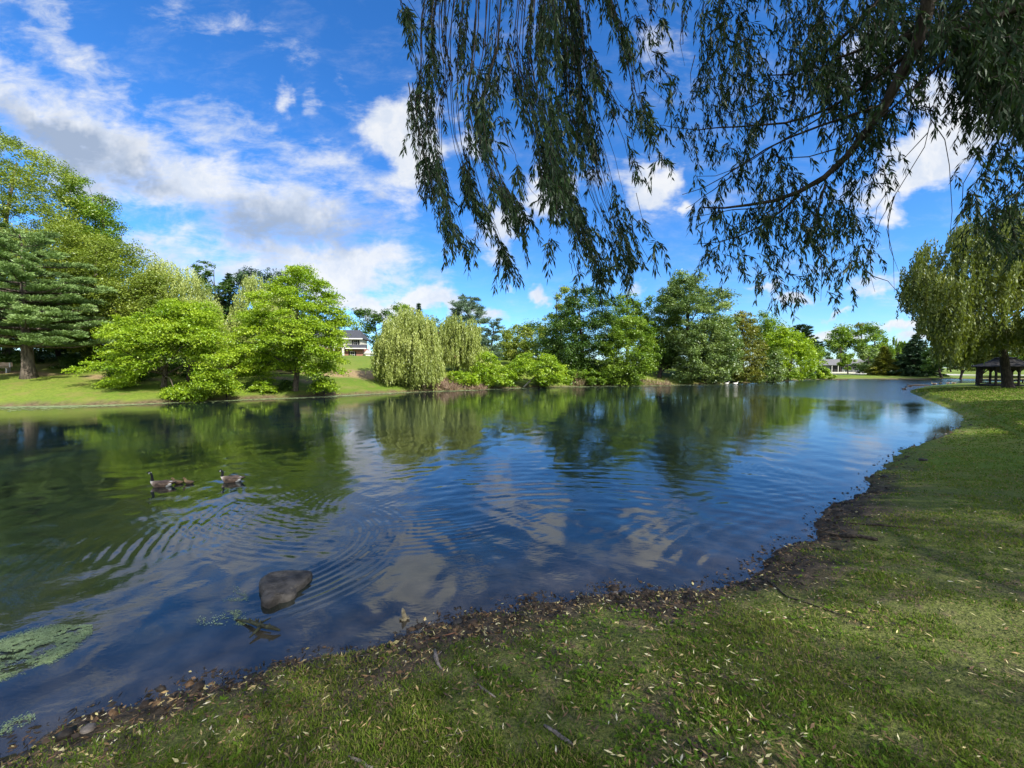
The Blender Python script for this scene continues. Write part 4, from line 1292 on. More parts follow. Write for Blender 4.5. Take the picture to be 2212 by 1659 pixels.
# long bare whips hanging in the gap before the right willow
for p in [[(1465, 560), (1475, 650), (1440, 800), (1280, 1060), (1200, 1200), (1150, 1350), (1145, 1500), (1170, 1590)], [(1475, 650), (1550, 760), (1575, 900), (1590, 1150), (1575, 1320), (1480, 1540)],
          [(1280, 1060), (1240, 1180), (1250, 1350), (1300, 1480)], [(1460, 720), (1330, 860), (1270, 890)], [(1210, 900), (1245, 1030), (1180, 1130), (1165, 1250)], [(1270, 1070), (1235, 1250), (1270, 1400), (1275, 1590)],
          [(1720, 880), (1650, 1000), (1640, 1200), (1680, 1230)], [(1145, 1500), (1240, 1530), (1310, 1610)], [(870, 1350), (880, 1480), (875, 1640)], [(930, 1340), (945, 1500), (900, 1620)], [(190, 300), (165, 400), (170, 500)],
          [(120, 60), (125, 240), (105, 240)], [(1440, 440), (1440, 560), (1465, 600)]]:
    q = np.array([zr(*a) for a in p]); twig(at(q[:, 0], q[:, 1], 4.3), .0055, .0018, 4)

# leafy hanging twigs filling the right part; (outline, distance, number, min and max length)
FILL = [
    ([zr(210, -60), zr(240, 60), zr(210, 250), zr(220, 420), zr(290, 470), zr(430, 480), zr(530, 430), zr(545, 200), zr(520, -60)], 4.9, 210, .25, .6),
    ([zr(650, -60), zr(680, 130), zr(700, 230), zr(640, 330), zr(760, 420), zr(900, 330), zr(900, -60)], 4.9, 130, .25, .6),
    ([zr(860, -60), zr(830, 200), zr(840, 420), zr(1000, 500), zr(1150, 430), zr(1380, 200), zr(1380, -60)], 4.7, 330, .25, .7),
    ([zr(1100, -60), zr(1150, 200), zr(1420, 200), zr(1440, -60)], 4.2, 110, .2, .5),
    ([zr(820, 330), zr(870, 600), zr(990, 760), zr(1090, 760), zr(1200, 600), zr(1330, 450), zr(1260, 330), zr(1000, 300)], 4.6, 230, .2, .55),
    ([zr(0, 440), zr(60, 560), zr(60, 680), zr(120, 820), zr(220, 850), zr(300, 800), zr(480, 830), zr(520, 740), zr(420, 560), zr(260, 420), zr(120, 400)], 5.3, 130, .16, .4),
    ([zr(380, 500), zr(420, 700), zr(560, 640), zr(720, 640), zr(840, 560), zr(760, 450), zr(560, 380)], 5.1, 85, .2, .45),
    ([zr(380, 840), zr(400, 980), zr(470, 1010), zr(510, 900), zr(470, 820)], 5.2, 22, .15, .35),
    ([zr(570, 840), zr(520, 950), zr(500, 1180), zr(600, 1240), zr(900, 1220), zr(1100, 1180), zr(1130, 1060), zr(1210, 960), zr(1270, 760), zr(1240, 640), zr(1130, 740), zr(950, 900), zr(760, 990), zr(650, 860)], 4.8, 330, .2, .5),
    ([zr(190, 1140), zr(200, 1300), zr(230, 1420), zr(360, 1440), zr(420, 1560), zr(520, 1560), zr(760, 1560), zr(830, 1480), zr(900, 1420), zr(1140, 1430), zr(1150, 1300), zr(1130, 1160), zr(760, 1120), zr(480, 1150)], 5.0, 330, .16, .42),
    ([zr(590, 1500), zr(640, 1640), zr(800, 1640), zr(820, 1520)], 5.0, 28, .12, .3), ([zr(890, 1380), zr(920, 1600), zr(1060, 1620), zr(1040, 1420)], 5.0, 34, .15, .35),
    ([zr(1360, 100), zr(1300, 330), zr(1250, 600), zr(1370, 640), zr(1440, 560), zr(1520, 600), zr(1600, 680), zr(1700, 660), zr(1740, 500), zr(1800, 400), zr(1760, 60)], 4.0, 150, .15, .4),
    ([zr(1420, -60), zr(1500, 160), zr(1700, 300), zr(1700, 560), zr(1800, 620), zr(2060, 640), zr(2060, -60)], 4.2, 640, .25, .7),
    ([zr(1650, -60), zr(1680, 260), zr(1850, 420), zr(2060, 420), zr(2060, -60)], 3.6, 330, .25, .6),
    ([zr(1840, 760), zr(1780, 860), zr(1700, 960), zr(1630, 1060), zr(1700, 1130), zr(1690, 1230), zr(1800, 1280), zr(2060, 1350), zr(2060, 640), zr(1900, 680)], 4.6, 230, .2, .45),
    ([zr(1600, 760), zr(1650, 860), zr(1740, 900), zr(1760, 830), zr(1660, 740)], 4.0, 12, .12, .3), ([zr(1560, 920), zr(1560, 960), zr(1600, 950)], 4.2, 3, .1, .2),
]
# the crown goes on above the picture
FILL += [([(840, -560), (850, -50), (1400, -45), (1400, -560)], 4.8, 560, .35, .9), ([(1400, -560), (1400, -45), (2300, -45), (2300, -560)], 4.6, 700, .35, .9)]
for poly, Y0, n, l0, l1 in FILL:
    n = int(n * (.8 if n > 600 or Y0 < 3.7 else .45 if n > 300 else .60))
    if Y0 < 4.1: Y0 += .5
    poly = np.array(poly); lo, hi = poly.min(0), poly.max(0); cnt = 0; tries = 0
    while cnt < n and tries < n * 8:
        tries += 1
        u, v = g.uniform(lo[0], hi[0]), g.uniform(lo[1] - 8, hi[1])
        dd = poly_dist(poly, np.array([u]), np.array([v]))[0]
        if dd < -4: continue
        Y = Y0 + g.normal(0, .45); ln = g.uniform(l0, l1)
        ln = min(ln, (max(dd, 0) + 26) / FPX * Y * 2.2)
        p0 = at(u, v, Y); k = 6
        t = np.linspace(0, 1, k)
        a = g.uniform(0, 2 * pi); ln *= .8; out = g.uniform(.1, .8) * ln
        P = p0 + np.stack([np.cos(a) * out * np.sqrt(t) + .12 * ln * t, np.sin(a) * out * np.sqrt(t), -ln * (t ** 1.25)], -1) + np.cumsum(g.normal(0, .006, (k, 3)), axis=0)
        twig(P); leaf_run(P, 66, scale=.84)
        cnt += 1
# leaf tufts along the traced limbs
for Q in paths + [main[len(main) // 3:]]:
    for _ in range(max(3, int(len(Q) * 1.3))):
        i = g.integers(0, len(Q)); ln = g.uniform(.1, .32); t = np.linspace(0, 1, 5)
        a = g.uniform(0, 6.28)
        P = Q[i] + np.stack([np.cos(a) * .4 * ln * t + .1 * ln * t, np.sin(a) * .4 * ln * t, -ln * t ** 1.4], -1)
        twig(P, .0025, .001); leaf_run(P, 75)
C = np.vstack(LC); A_ = np.vstack(LA); Ls = np.concatenate(LS); Tn = np.concatenate(LT)
V = leaves(C, A_, rand_unit(g, len(C)), Ls, Ls * g.uniform(.15, .22, len(C)))
print('near leaves', len(C))
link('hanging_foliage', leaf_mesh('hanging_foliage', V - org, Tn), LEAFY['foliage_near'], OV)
stems.build('twigs', BARK_D, OV)
limbsM.build('limb', BARK_D, OV, True)
# trunk and scaffold limbs outside the frame
tb = MB()
tp = np.array([[0, 0, -.3], [0, 0, .3], [-.1, .1, 2.0], [-.3, .4, 4.2], [-.5, .7, 6.5], [-.8, 1.0, 9.0], [-.9, 1.2, 11.5]])
tb.tube(tp, [.78, .55, .48, .42, .34, .22, .08], 12)
for a in [([-.3, .4, 4.0], main[0] - org, .08, .062), ([-.4, .5, 5.2], np.array([-13.7, 3.5, 7.6]), .09, .03), ([-.5, .7, 6.2], np.array([-15.1, 1.6, 8.7]), .07, .03), ([-.4, .6, 5.5], np.array([-10, 1.4, 8.6]), .08, .03),
          ([-.5, .7, 6.8], np.array([-.5, -7.8, 9.5]), .08, .03), ([-.5, .7, 7], np.array([-11, -8, 9.5]), .08, .03), ([-.5, .7, 6.2], np.array([5, 5, 9.5]), .08, .03), ([-.3, .4, 4.6], paths[-1][0] - org, .07, .03),
          ([-.3, .4, 4.6], paths[1][0] - org, .07, .03)]:
    p0, p1 = np.array(a[0], float), np.array(a[1], float); mid = (p0 + p1) / 2 + [0, 0, .16 * np.linalg.norm(p1 - p0)]
    t = np.linspace(0, 1, 9)[:, None]
    tb.tube((1 - t) ** 2 * p0 + 2 * t * (1 - t) * mid + t * t * p1, np.linspace(a[2], a[3], 9), 8)
tb.build('trunk', BARK_D, OV, True)


# upper crown: hanging twigs in a wide dome, kept out of the picture and open where the sun reaches the lawn
def canopy(root, org, cx, cy, cz, rx, ry, rzz, nstr, mat, holes, seed, lmax=3.2, Lf=.20):
    g = np.random.default_rng(seed)
    d = rand_unit(g, nstr * 3); d = d[d[:, 2] > -.25][:nstr]
    r = g.uniform(.35, 1, len(d)) ** .5
    S = np.array([cx, cy, cz]) + d * r[:, None] * [rx, ry, rzz]
    per = 24; k = np.repeat(np.arange(len(S)), per); t = np.tile(np.linspace(0, 1, per), len(S))
    ln = g.uniform(.8, lmax, len(S))
    P = S[k] + np.stack([0 * t, 0 * t, -t * ln[k]], -1) + g.normal(0, .10, (len(t), 3))
    u, v = proj(P)
    vis = (P[:, 1] > .25) & (v > -45) & (u < 2330) & (u > -150)
    sh = P[:, 2] < hz(cx, cy) + 2.2
    bad = vis | sh
    for (hx, hy, hr, hry) in holes:
        tt = (P[:, 2] - .55) / SUN_DIR[2]
        qx = P[:, 0] - tt * SUN_DIR[0]; qy = P[:, 1] - tt * SUN_DIR[1]
        bad |= (((qx - hx) / hr) ** 2 + ((qy - hy) / hry) ** 2) < g.uniform(.5, 1.3, len(qx))
    P, k = P[~bad], k[~bad]
    ax = norm(np.array([0, 0, -1.0]) + g.normal(0, .45, P.shape))
    V = leaves(P, ax, rand_unit(g, len(P)), Lf * g.uniform(.7, 1.3, len(P)), Lf * .28)
    tint = .5 + g.normal(0, .14, len(S))[k] + g.normal(0, .1, len(P))
    return link('crown', leaf_mesh('crown', V - org, tint), LEAFY[mat], root)


h1 = gnd(2110, 1330, .5); h2 = gnd(2190, 1385, .5)
HOLES = [(h1[0], h1[1], 1.5, .30), (h2[0], h2[1], 1.1, .25)]
canopy(OV, org, 7.2, -1.4, 10.5, 10.5, 8.5, 4.2, 8500, 'foliage_near', HOLES, 77, 3.2, .13)

# shade tree beyond the right edge of the picture
def shade_tree(x, y, label, r, h, seed):
    b = hz(x, y); root = empty('shade_tree', (x, y, b)); tag(root, label, 'tree')
    mb = MB(); mb.tube([(0, 0, -.2), (0, 0, .4), (.1, .1, 3), (.2, 0, 6), (.1, .2, h - 1)], [.6, .42, .36, .26, .06], 10)
    mb.build('trunk', BARK_D, root, True)
    canopy(root, np.array([x, y, b]), x, y, b + h * .62, r, r, h * .36, 2600, 'foliage_shade', HOLES, seed, 3.5, .3)


shade_tree(23.5, -1.0, 'tall willow standing to the right of the overhanging willow, beyond the picture edge', 7.5, 13, 5)
shade_tree(33.0, 11.0, 'broad willow on the right bank, beyond the picture edge', 7.0, 13, 6)

# ------------------------------------------------------------------ near lawn
def scatter(n, r0, r1, a0, a1, g, p=1.0):
    a = R(1) * g.uniform(a0, a1, n)
    r = r0 * (r1 / r0) ** (g.uniform(0, 1, n) ** p)
    return r * np.sin(a), r * np.cos(a), r


g = np.random.default_rng(99)
x, y, r = scatter(560000, 1.5, 24, -62, 66, g, 1.0); x2, y2, r2 = scatter(110000, 22, 62, 28, 60, g, 1.0)
x, y, r = np.r_[x, x2], np.r_[y, y2], np.r_[r, r2]
z, d, tg = height(x, y)
cl = fbm(x * 1.5, y * 1.5, 61); cl2 = fbm(x * 6, y * 6, 63, 3)
mudf = 1 - smooth(.15, .85, d + (fbm(x * 1.2, y * 1.2, 31) - .5) * 1.6)
pr = smooth(.34, .58, cl * .6 + cl2 * .4) * .93 + .10
pr *= (1 - mudf * .93)
k = (d > .10) & (tg < .5) & (g.uniform(0, 1, len(x)) < pr)
x, y, z, r, cl, cl2 = x[k], y[k], z[k], r[k], cl[k], cl2[k]
n = len(x)
hgt = g.uniform(.012, .036, n) * (.6 + .8 * cl2) * (.55 + .9 * cl)
wd = np.maximum(.0028, r * .00075) * g.uniform(.7, 1.3, n)
hgt = np.maximum(hgt, r * .0016)
a = g.uniform(0, 2 * pi, n); lean = g.normal(0, .55, (n, 2))
B = np.stack([x, y, z - .004], -1); s = np.stack([np.cos(a), np.sin(a), 0 * a], -1) * wd[:, None]
tip = B + np.stack([lean[:, 0] * hgt, lean[:, 1] * hgt, hgt], -1)
mid = B + np.stack([lean[:, 0] * hgt * .35, lean[:, 1] * hgt * .35, hgt * .6], -1)
V = np.stack([B - s, B + s, mid + s * .8, tip, mid - s * .8], 1).reshape(-1, 3)
F = np.arange(n * 5).reshape(n, 5)
dry = g.uniform(0, 1, n) < .16
tint = np.where(dry, .93, .12 + .55 * cl + g.normal(0, .12, n)); tint = np.clip(tint, 0, 1)
gm = new_mat('grass')
m, T, out = gm
a_ = T.n('ShaderNodeAttribute', attribute_name='tint'); cr = T.n('ShaderNodeValToRGB')
els = cr.color_ramp.elements
els[0].color = (.055, .12, .014, 1); els[1].color = (.32, .27, .13, 1)
for p_, c_ in [(.35, (.105, .180, .022)), (.7, (.185, .225, .040)), (.86, (.22, .18, .07))]:
    e = els.new(p_); e.color = (*c_, 1)
T.put(cr.inputs[0], a_.outputs['Fac'])
df = T.n('ShaderNodeBsdfDiffuse'); T.put(df.inputs[0], cr.outputs[0]); tl = T.n('ShaderNodeBsdfTranslucent'); T.put(tl.inputs[0], cr.outputs[0])
ms = T.n('ShaderNodeMixShader'); ms.inputs[0].default_value = .3; T.put(ms.inputs[1], df.outputs[0]); T.put(ms.inputs[2], tl.outputs[0]); T.put(out.inputs[0], ms.outputs[0])
GRASS = m
me = npmesh('grass', V, F, {'tint': np.repeat(tint, 5)})
tag(link('grass', me, GRASS), kind='stuff')

# small broad-leaved weeds growing in the turf
g = np.random.default_rng(17)
x, y, r = scatter(5200, 1.6, 9, -50, 60, g, 1.0); z, d, tg = height(x, y)
pat = fbm(x * .9 + 5, y * .9, 71)
k = (d > .5) & (g.uniform(0, 1, len(x)) < smooth(.5, .68, pat)); x, y, z = x[k], y[k], z[k]
k = np.repeat(np.arange(len(x)), 5); a = g.uniform(0, 2 * pi, len(k)); tl_ = g.uniform(.15, .6, len(k))
ax = np.stack([np.cos(a), np.sin(a), tl_], -1); L = g.uniform(.018, .04, len(k))
C = np.stack([x[k], y[k], z[k] + .012], -1) + norm(ax) * L[:, None] * .55
V = leaves(C, ax, np.tile([0, 0, 1.0], (len(k), 1)) + g.normal(0, .2, (len(k), 3)), L, L * .5)
tag(link('ground_cover', leaf_mesh('ground_cover', V, .25 + g.normal(0, .12, len(k))), GRASS), kind='stuff')

# fallen willow leaves and litter
LIT = attr_mat('litter', [(0, (.018, .014, .010)), (.12, (.035, .024, .015)), (.3, (.13, .075, .035)), (.55, (.30, .21, .09)), (.8, (.42, .38, .17)), (1, (.56, .52, .36))], .6, nscale=30)
g = np.random.default_rng(23)
x, y, r = scatter(36000, 1.5, 20, -62, 66, g, .9); z, d, tg = height(x, y)
edge = np.exp(-((d - .45) / .55) ** 2)
pat = fbm(x * .8, y * .8, 81)
k = (d > .0) & (tg < .5) & (g.uniform(0, 1, len(x)) < .26 + .75 * edge + .5 * smooth(.5, .7, pat)); x, y, z, r, edge = x[k], y[k], z[k], r[k], edge[k]
n = len(x); a = g.uniform(0, 2 * pi, n); ax = np.stack([np.cos(a), np.sin(a), g.normal(0, .18, n)], -1)
L = g.uniform(.018, .058, n) * (1 + r * .02)
C = np.stack([x, y, z + g.uniform(.012, .034, n) * np.where(edge > .5, .3, 1)], -1)
V = leaves(C, ax, norm(np.array([0, 0, 1.0]) + g.normal(0, .35, (n, 3))), L, L * g.uniform(.14, .30, n))
tint = np.clip(np.where(g.uniform(0, 1, n) < .24, g.normal(.78, .14, n), g.normal(.33, .15, n)), 0, 1)
tag(link('fallen_leaves', leaf_mesh('fallen_leaves', V, tint), LIT), kind='stuff')
# dark wet debris and twigs along the waterline
x, y, r = scatter(90000, 2.5, 30, -62, 64, g, .9); z, d, tg = height(x, y)
k = (d > -.22) & (d < .75) & (tg < .5) & (g.uniform(0, 1, len(x)) < np.exp(-((d - .15) / .34) ** 2)); x, y, z, r, d = x[k], y[k], z[k], r[k], d[k]
n = len(x); a = g.uniform(0, 2 * pi, n); L = g.uniform(.012, .06, n) * (1 + r * .05)
C = np.stack([x, y, np.maximum(z, 0) + g.uniform(.001, .016, n)], -1)
V = leaves(C, np.stack([np.cos(a), np.sin(a), g.normal(0, .25, n)], -1), norm(np.array([0, 0, 1.0]) + g.normal(0, .7, (n, 3))), L, L * g.uniform(.1, .55, n))
tag(link('shore_debris', leaf_mesh('shore_debris', V, np.clip(g.normal(.10, .12, n) + (g.uniform(0, 1, n) < .08) * .55, 0, 1)), LIT), kind='stuff')

# clods of wet mud and pebbles along the water's edge
x, y, r = scatter(26000, 3.0, 26, -60, 62, g, .9); z, dd_, tg = height(x, y)
k = (dd_ > -.18) & (dd_ < .55) & (tg < .5) & (g.uniform(0, 1, len(x)) < np.exp(-((dd_ - .10) / .22) ** 2) * smooth(.35, .65, fbm(x * 1.6, y * 1.6, 91)))
x, y, z, r = x[k], y[k], z[k], r[k]; n = len(x)
u8 = np.array([[1, 0, 0], [0, 1, 0], [-1, 0, 0], [0, -1, 0], [0, 0, 1], [0, 0, -1]], float)
sz = g.gamma(2.0, .009, n) * (1 + r * .04) + .006
V = np.stack([x, y, np.maximum(z, -.004)], -1)[:, None] + u8[None] * sz[:, None, None] * g.uniform(.6, 1.3, (n, 6, 1)) * [1, 1, .55]
F = (np.arange(n)[:, None, None] * 6 + np.array([[0, 1, 4], [1, 2, 4], [2, 3, 4], [3, 0, 4], [1, 0, 5], [2, 1, 5], [3, 2, 5], [0, 3, 5]])[None]).reshape(-1, 3)
tag(link('mud_clods', npmesh('mud_clods', V.reshape(-1, 3), F, {'tint': np.repeat(np.clip(g.normal(.05, .10, n) + (g.uniform(0, 1, n) < .02) * .3, 0, 1), 6)}, True), LIT), kind='stuff')

# duckweed floating in patches
DW = attr_mat('duckweed', [(0, (.05, .08, .02)), (.5, (.13, .19, .07)), (1, (.28, .34, .18))], .6, nscale=20)
g = np.random.default_rng(31)


def flo(u, v, ru, rv, n, ang=0):
    q = rand_unit(g, n)[:, :2] * g.uniform(0, 1, n)[:, None] ** .5
    c, s_ = cos(R(ang)), sin(R(ang))
    du, dv = q[:, 0] * ru, q[:, 1] * rv
    P = np.array([gnd(u + a_ * c - b_ * s_, v + a_ * s_ + b_ * c) for a_, b_ in zip(du, dv)])
    return P


pp = []
def patchpoly(poly, n, thr=.42, fs=7.0, seed=3):
    poly = np.array(poly, float); lo, hi = poly.min(0), poly.max(0)
    u = g.uniform(lo[0], hi[0], n); v = g.uniform(lo[1], hi[1], n)
    k = poly_dist(poly, u, v) > g.normal(0, 4.5, n); u, v = u[k], v[k]
    Q = gnd(u, v); Q = np.stack([Q[0], Q[1]], -1)
    nn_ = .55 * fbm(Q[:, 0] * fs, Q[:, 1] * fs * 1.6, seed) + .45 * fbm(Q[:, 0] * 22, Q[:, 1] * 30, seed + 3, 3) + g.normal(0, .045, len(Q))
    pp.append(Q[nn_ > thr])


patchpoly([(-120, 1420), (-20, 1395), (60, 1368), (120, 1352), (196, 1350), (200, 1362), (160, 1398), (110, 1428), (40, 1452), (-60, 1490)], 110000, .44, 3.5)
patchpoly([(478, 1300), (500, 1290), (512, 1268), (520, 1280), (538, 1290), (534, 1298)], 900, .40)
patchpoly([(425, 1342), (470, 1338), (500, 1322), (520, 1318), (516, 1335), (545, 1345), (520, 1352), (470, 1350)], 3200, .47)
patchpoly([(0, 1575), (30, 1556), (75, 1538), (78, 1548), (30, 1580), (-10, 1596)], 2600, .50)
patchpoly([(60, 1640), (130, 1590), (260, 1545), (400, 1490), (560, 1445), (700, 1410), (700, 1425), (520, 1480), (300, 1560), (100, 1640)], 9000, .60)
patchpoly([(700, 1420), (860, 1385), (1000, 1335), (1180, 1300), (1380, 1265), (1560, 1250), (1560, 1262), (1200, 1315), (900, 1398), (700, 1440)], 7000, .62)
Q = np.vstack(pp)
n = len(Q); wz = .006
a = g.uniform(0, 2 * pi, n); L = g.uniform(.005, .012, n)
C = np.stack([Q[:, 0], Q[:, 1], np.full(n, wz) + g.uniform(0, .002, n)], -1)
V = leaves(C, np.stack([np.cos(a), np.sin(a), 0 * a], -1), np.tile([0, 0, 1.0], (n, 1)), L, L * .8)
tag(link('duckweed', leaf_mesh('duckweed', V, np.clip(g.normal(.6, .18, n), 0, 1)), DW), kind='stuff')
# pale scum line along the far bank
g = np.random.default_rng(37)
n = 60000
i = g.integers(0, len(POND), n); t = g.uniform(0, 1, n)[:, None]
Pn = POND[i] * (1 - t) + np.roll(POND, -1, 0)[i] * t
sel = PTAG[i] > .5; Pn = Pn[sel]; w = g.exponential(.55, len(Pn)) * (0.25 + 2.2 * fbm(Pn[:, 0] * .16, Pn[:, 1] * .16, 5) ** 2)
Pn = Pn - np.stack([np.zeros(len(Pn)), w * 1.5], -1)
sdist, _ = shore(Pn[:, 0], Pn[:, 1]); Pn = Pn[sdist < 0]; Pn = Pn[(Pn[:, 1] > 15) & (Pn[:, 1] < 92)]
n = len(Pn); a = g.uniform(0, 2 * pi, n); L = g.uniform(.10, .30, n)
C = np.stack([Pn[:, 0], Pn[:, 1], np.full(n, .012) + g.uniform(0, .004, n)], -1)
V = leaves(C, np.stack([np.cos(a), np.sin(a), 0 * a], -1), np.tile([0, 0, 1.0], (n, 1)), L, L * .7)
tag(link('duckweed', leaf_mesh('duckweed', V, np.clip(g.normal(.75, .2, n), 0, 1)), DW), kind='stuff')

# dry reeds and dead stalks at the far waterline
def reeds(name, label, u0, u1, Y, h0, h1, n, mat='straw', group='dry reeds at the far waterline', lean=.35, dep=1.0):
    SEED[0] += 1; g = np.random.default_rng(SEED[0])
    uc = (u0 + u1) / 2; xc = float(ray(uc, 800)[0] * Y); zc = max(0, hz(xc, Y))
    u = g.uniform(u0, u1, n); yy = Y + g.uniform(-dep, dep, n); xx = ray(u, 800)[0] * yy
    z_, _, _ = height(xx, yy)
    Hh = g.uniform(h0, h1, n)
    ax = norm(np.stack([g.normal(0, lean, n), g.normal(0, lean, n), np.ones(n)], -1))
    C = np.stack([xx, yy, np.maximum(z_, 0)], -1) + ax * Hh[:, None] * .48
    V = leaves(C, ax, rand_unit(g, n), Hh, g.uniform(.03, .07, n))
    o = link(name, leaf_mesh(name, V - np.array([xc, Y, zc]), np.clip(g.normal(.5, .22, n), 0, 1)), LEAFY[mat])
    o.location = (xc, Y, zc)
    tag(o, label, 'reeds', group)


reeds('dry_reeds', 'brown tangle of dead stalks at the left foot of the shore shrubs', 905, 985, 44.0, .5, 1.5, 1500, lean=.9)
reeds('dry_reeds', 'brown dead stalks under the middle of the low bright shrubs', 975, 1045, 45.5, .4, 1.2, 900, lean=.9)
reeds('dry_reeds', 'pale upright reeds standing on the grass edge by the big willow', 888, 918, 43.2, .8, 2.0, 110, lean=.16)
reeds('dry_reeds', 'grey fan of dead stalks right of the leaning tree', 1238, 1262, 53.5, .9, 2.0, 170, lean=.35)
reeds('dry_reeds', 'brush and dead twigs along the bank under the lighter green tree', 1380, 1450, 57.0, .3, .9, 500, lean=.8)

# ------------------------------------------------------------------ rocks, logs, sticks
ROCK = surf_mat('wet_rock', (.022, .020, .018), (.060, .055, .050), 9, .75, .6, detail=8, bdist=.03)
ROCKP = surf_mat('pale_rock', (.10, .085, .07), (.22, .19, .16), 12, .9, .4)


def blobmesh(name, outline, zt, mat, loc, seed=0, sub=4, zb=-.25):
    """rock from a ground outline: top raised to zt(x, y)"""
    bm = bmesh.new(); bmesh.ops.create_icosphere(bm, subdivisions=sub, radius=1.0)
    out = np.array(outline); ang = np.arctan2(out[:, 1], out[:, 0]); o = np.argsort(ang); ang = ang[o]; rad = np.hypot(out[:, 0], out[:, 1])[o]
    for v in bm.verts:
        a = math.atan2(v.co.y, v.co.x); r_ = np.interp(a, np.r_[ang[-1] - 2 * pi, ang, ang[0] + 2 * pi], np.r_[rad[-1], rad, rad[0]])
        q = math.hypot(v.co.x, v.co.y) ** .45 * r_
        X, Y_ = cos(a) * q, sin(a) * q
        nz = .012 * (float(fbm(np.array([X * 6 + seed]), np.array([Y_ * 6 + v.co.z * 3]), 3)[0]) - .5) * 2
        Z = zt(X, Y_) * max(0, v.co.z) ** .55 + nz if v.co.z > 0 else zb * -v.co.z * -1 if False else zb * (-v.co.z)
        v.co = (X + nz, Y_ + nz, Z)
    for f in bm.faces: f.smooth = True
    me = bpy.data.meshes.new(name); bm.to_mesh(me); bm.free()
    o = link(name, me, mat); o.location = loc
    return o


rc = gnd(615, 1292); P_ = [gnd(u, v) - rc for u, v in [(563, 1262), (580, 1250), (640, 1240), (676, 1243), (672, 1255), (640, 1280), (604, 1302), (583, 1315), (570, 1290)]]
o = blobmesh('rock', P_, lambda X, Y: max(.03, .085 - .05 * (X / .45)), ROCK, (rc[0], rc[1], 0.0), 1)
tag(o, 'dark flat-topped triangular rock rising from the water near the bank', 'rock')
lp = [gnd(510, 1340), gnd(540, 1350), gnd(565, 1362), gnd(590, 1366), gnd(605, 1366)]
lc = lp[2]
mb = MB(); path = np.array([[p[0] - lc[0], p[1] - lc[1], zz_] for p, zz_ in zip(lp, (.01, .035, .05, .045, .02))])
mb.tube(path, [.008, .017, .021, .019, .008], 10); mb.tube([path[2], path[2] + [-.02, -.14, -.02]], [.02, .007], 6)
for q in range(7):
    c = path[1] + (path[3] - path[1]) * g.uniform(0, 1); mb.tube([c, c + [g.normal(0, .03), g.normal(0, .03), .040]], [.013, .005], 5)
o = mb.build('floating_log', surf_mat('wet_wood', (.008, .009, .005), (.045, .05, .02), 25, .6, .8), None, True); o.location = (lc[0], lc[1], 0)
tag(o, 'dark sodden mossy log lying in the water below the triangular rock', 'log')
for q, (u, v) in enumerate([(560, 1360), (575, 1352), (598, 1352), (600, 1362)]):
    pass
sc = gnd(874, 1338); mb = MB()
mb.tube([(0, 0, -.1), (0.0, 0, .02), (-.02, .02, .07), (-.03, .03, .10)], [.028, .026, .022, .008], 8)
mb.tube([(-.05, -.01, .008), (.05, .0, .012)], [.012, .008], 5); mb.tube([(-.02, -.03, .006), (.03, .03, .01)], [.012, .008], 5)
o = mb.build('wooden_stub', surf_mat('pale_wood', (.12, .10, .06), (.28, .24, .15), 20, .8, .5), None, True); o.location = (sc[0], sc[1], 0)
tag(o, 'short pale wooden stub poking out of the shallow water', 'stub')

WOOD = surf_mat('weathered_wood', (.07, .058, .048), (.22, .19, .165), 30, .9, .7, (1, 1, 1), bdist=.01)
WOODD = surf_mat('rotten_wood', (.018, .014, .010), (.07, .055, .04), 26, .9, .7, bdist=.01)


def ground_stick(name, label, cat, pts, rad, mat=None, group=None, sink=.25, fork=None):
    SEED[0] += 1; g = np.random.default_rng(SEED[0])
    P = []
    for (u, v) in pts:
        zq = .35
        for _ in range(12):
            q = gnd(u, v, zq); zq = hz(*q)
        P.append([q[0], q[1], zq])
    P = np.array(P); d = np.concatenate([[0], np.cumsum(np.linalg.norm(np.diff(P, axis=0), axis=1))]); m = max(6, int(d[-1] / .05))
    t = np.linspace(0, d[-1], m); Q = np.stack([np.interp(t, d, P[:, i]) for i in range(3)], -1)
    Q[:, 2] = height(Q[:, 0], Q[:, 1])[0]
    r_ = np.interp(np.linspace(0, 1, m), np.linspace(0, 1, len(rad)), rad) * g.uniform(.8, 1.2, m)
    Q[:, 2] += r_ * (1 - sink * 2) + .004; Q[:, :2] += g.normal(0, .003, (m, 2))
    o0 = Q[m // 2].copy(); o0[2] = hz(o0[0], o0[1])
    mb = MB(); mb.tube(Q - o0, r_, 8)
    if fork:
        for f, a_, l_ in fork:
            b = Q[int(f * (m - 1))] - o0; mb.tube([b, b + [cos(a_) * l_, sin(a_) * l_, .015]], [r_.mean() * .6, r_.mean() * .2], 6)
    o = mb.build(name, mat or WOOD, None, True); o.location = tuple(o0)
    tag(o, label, cat, group)


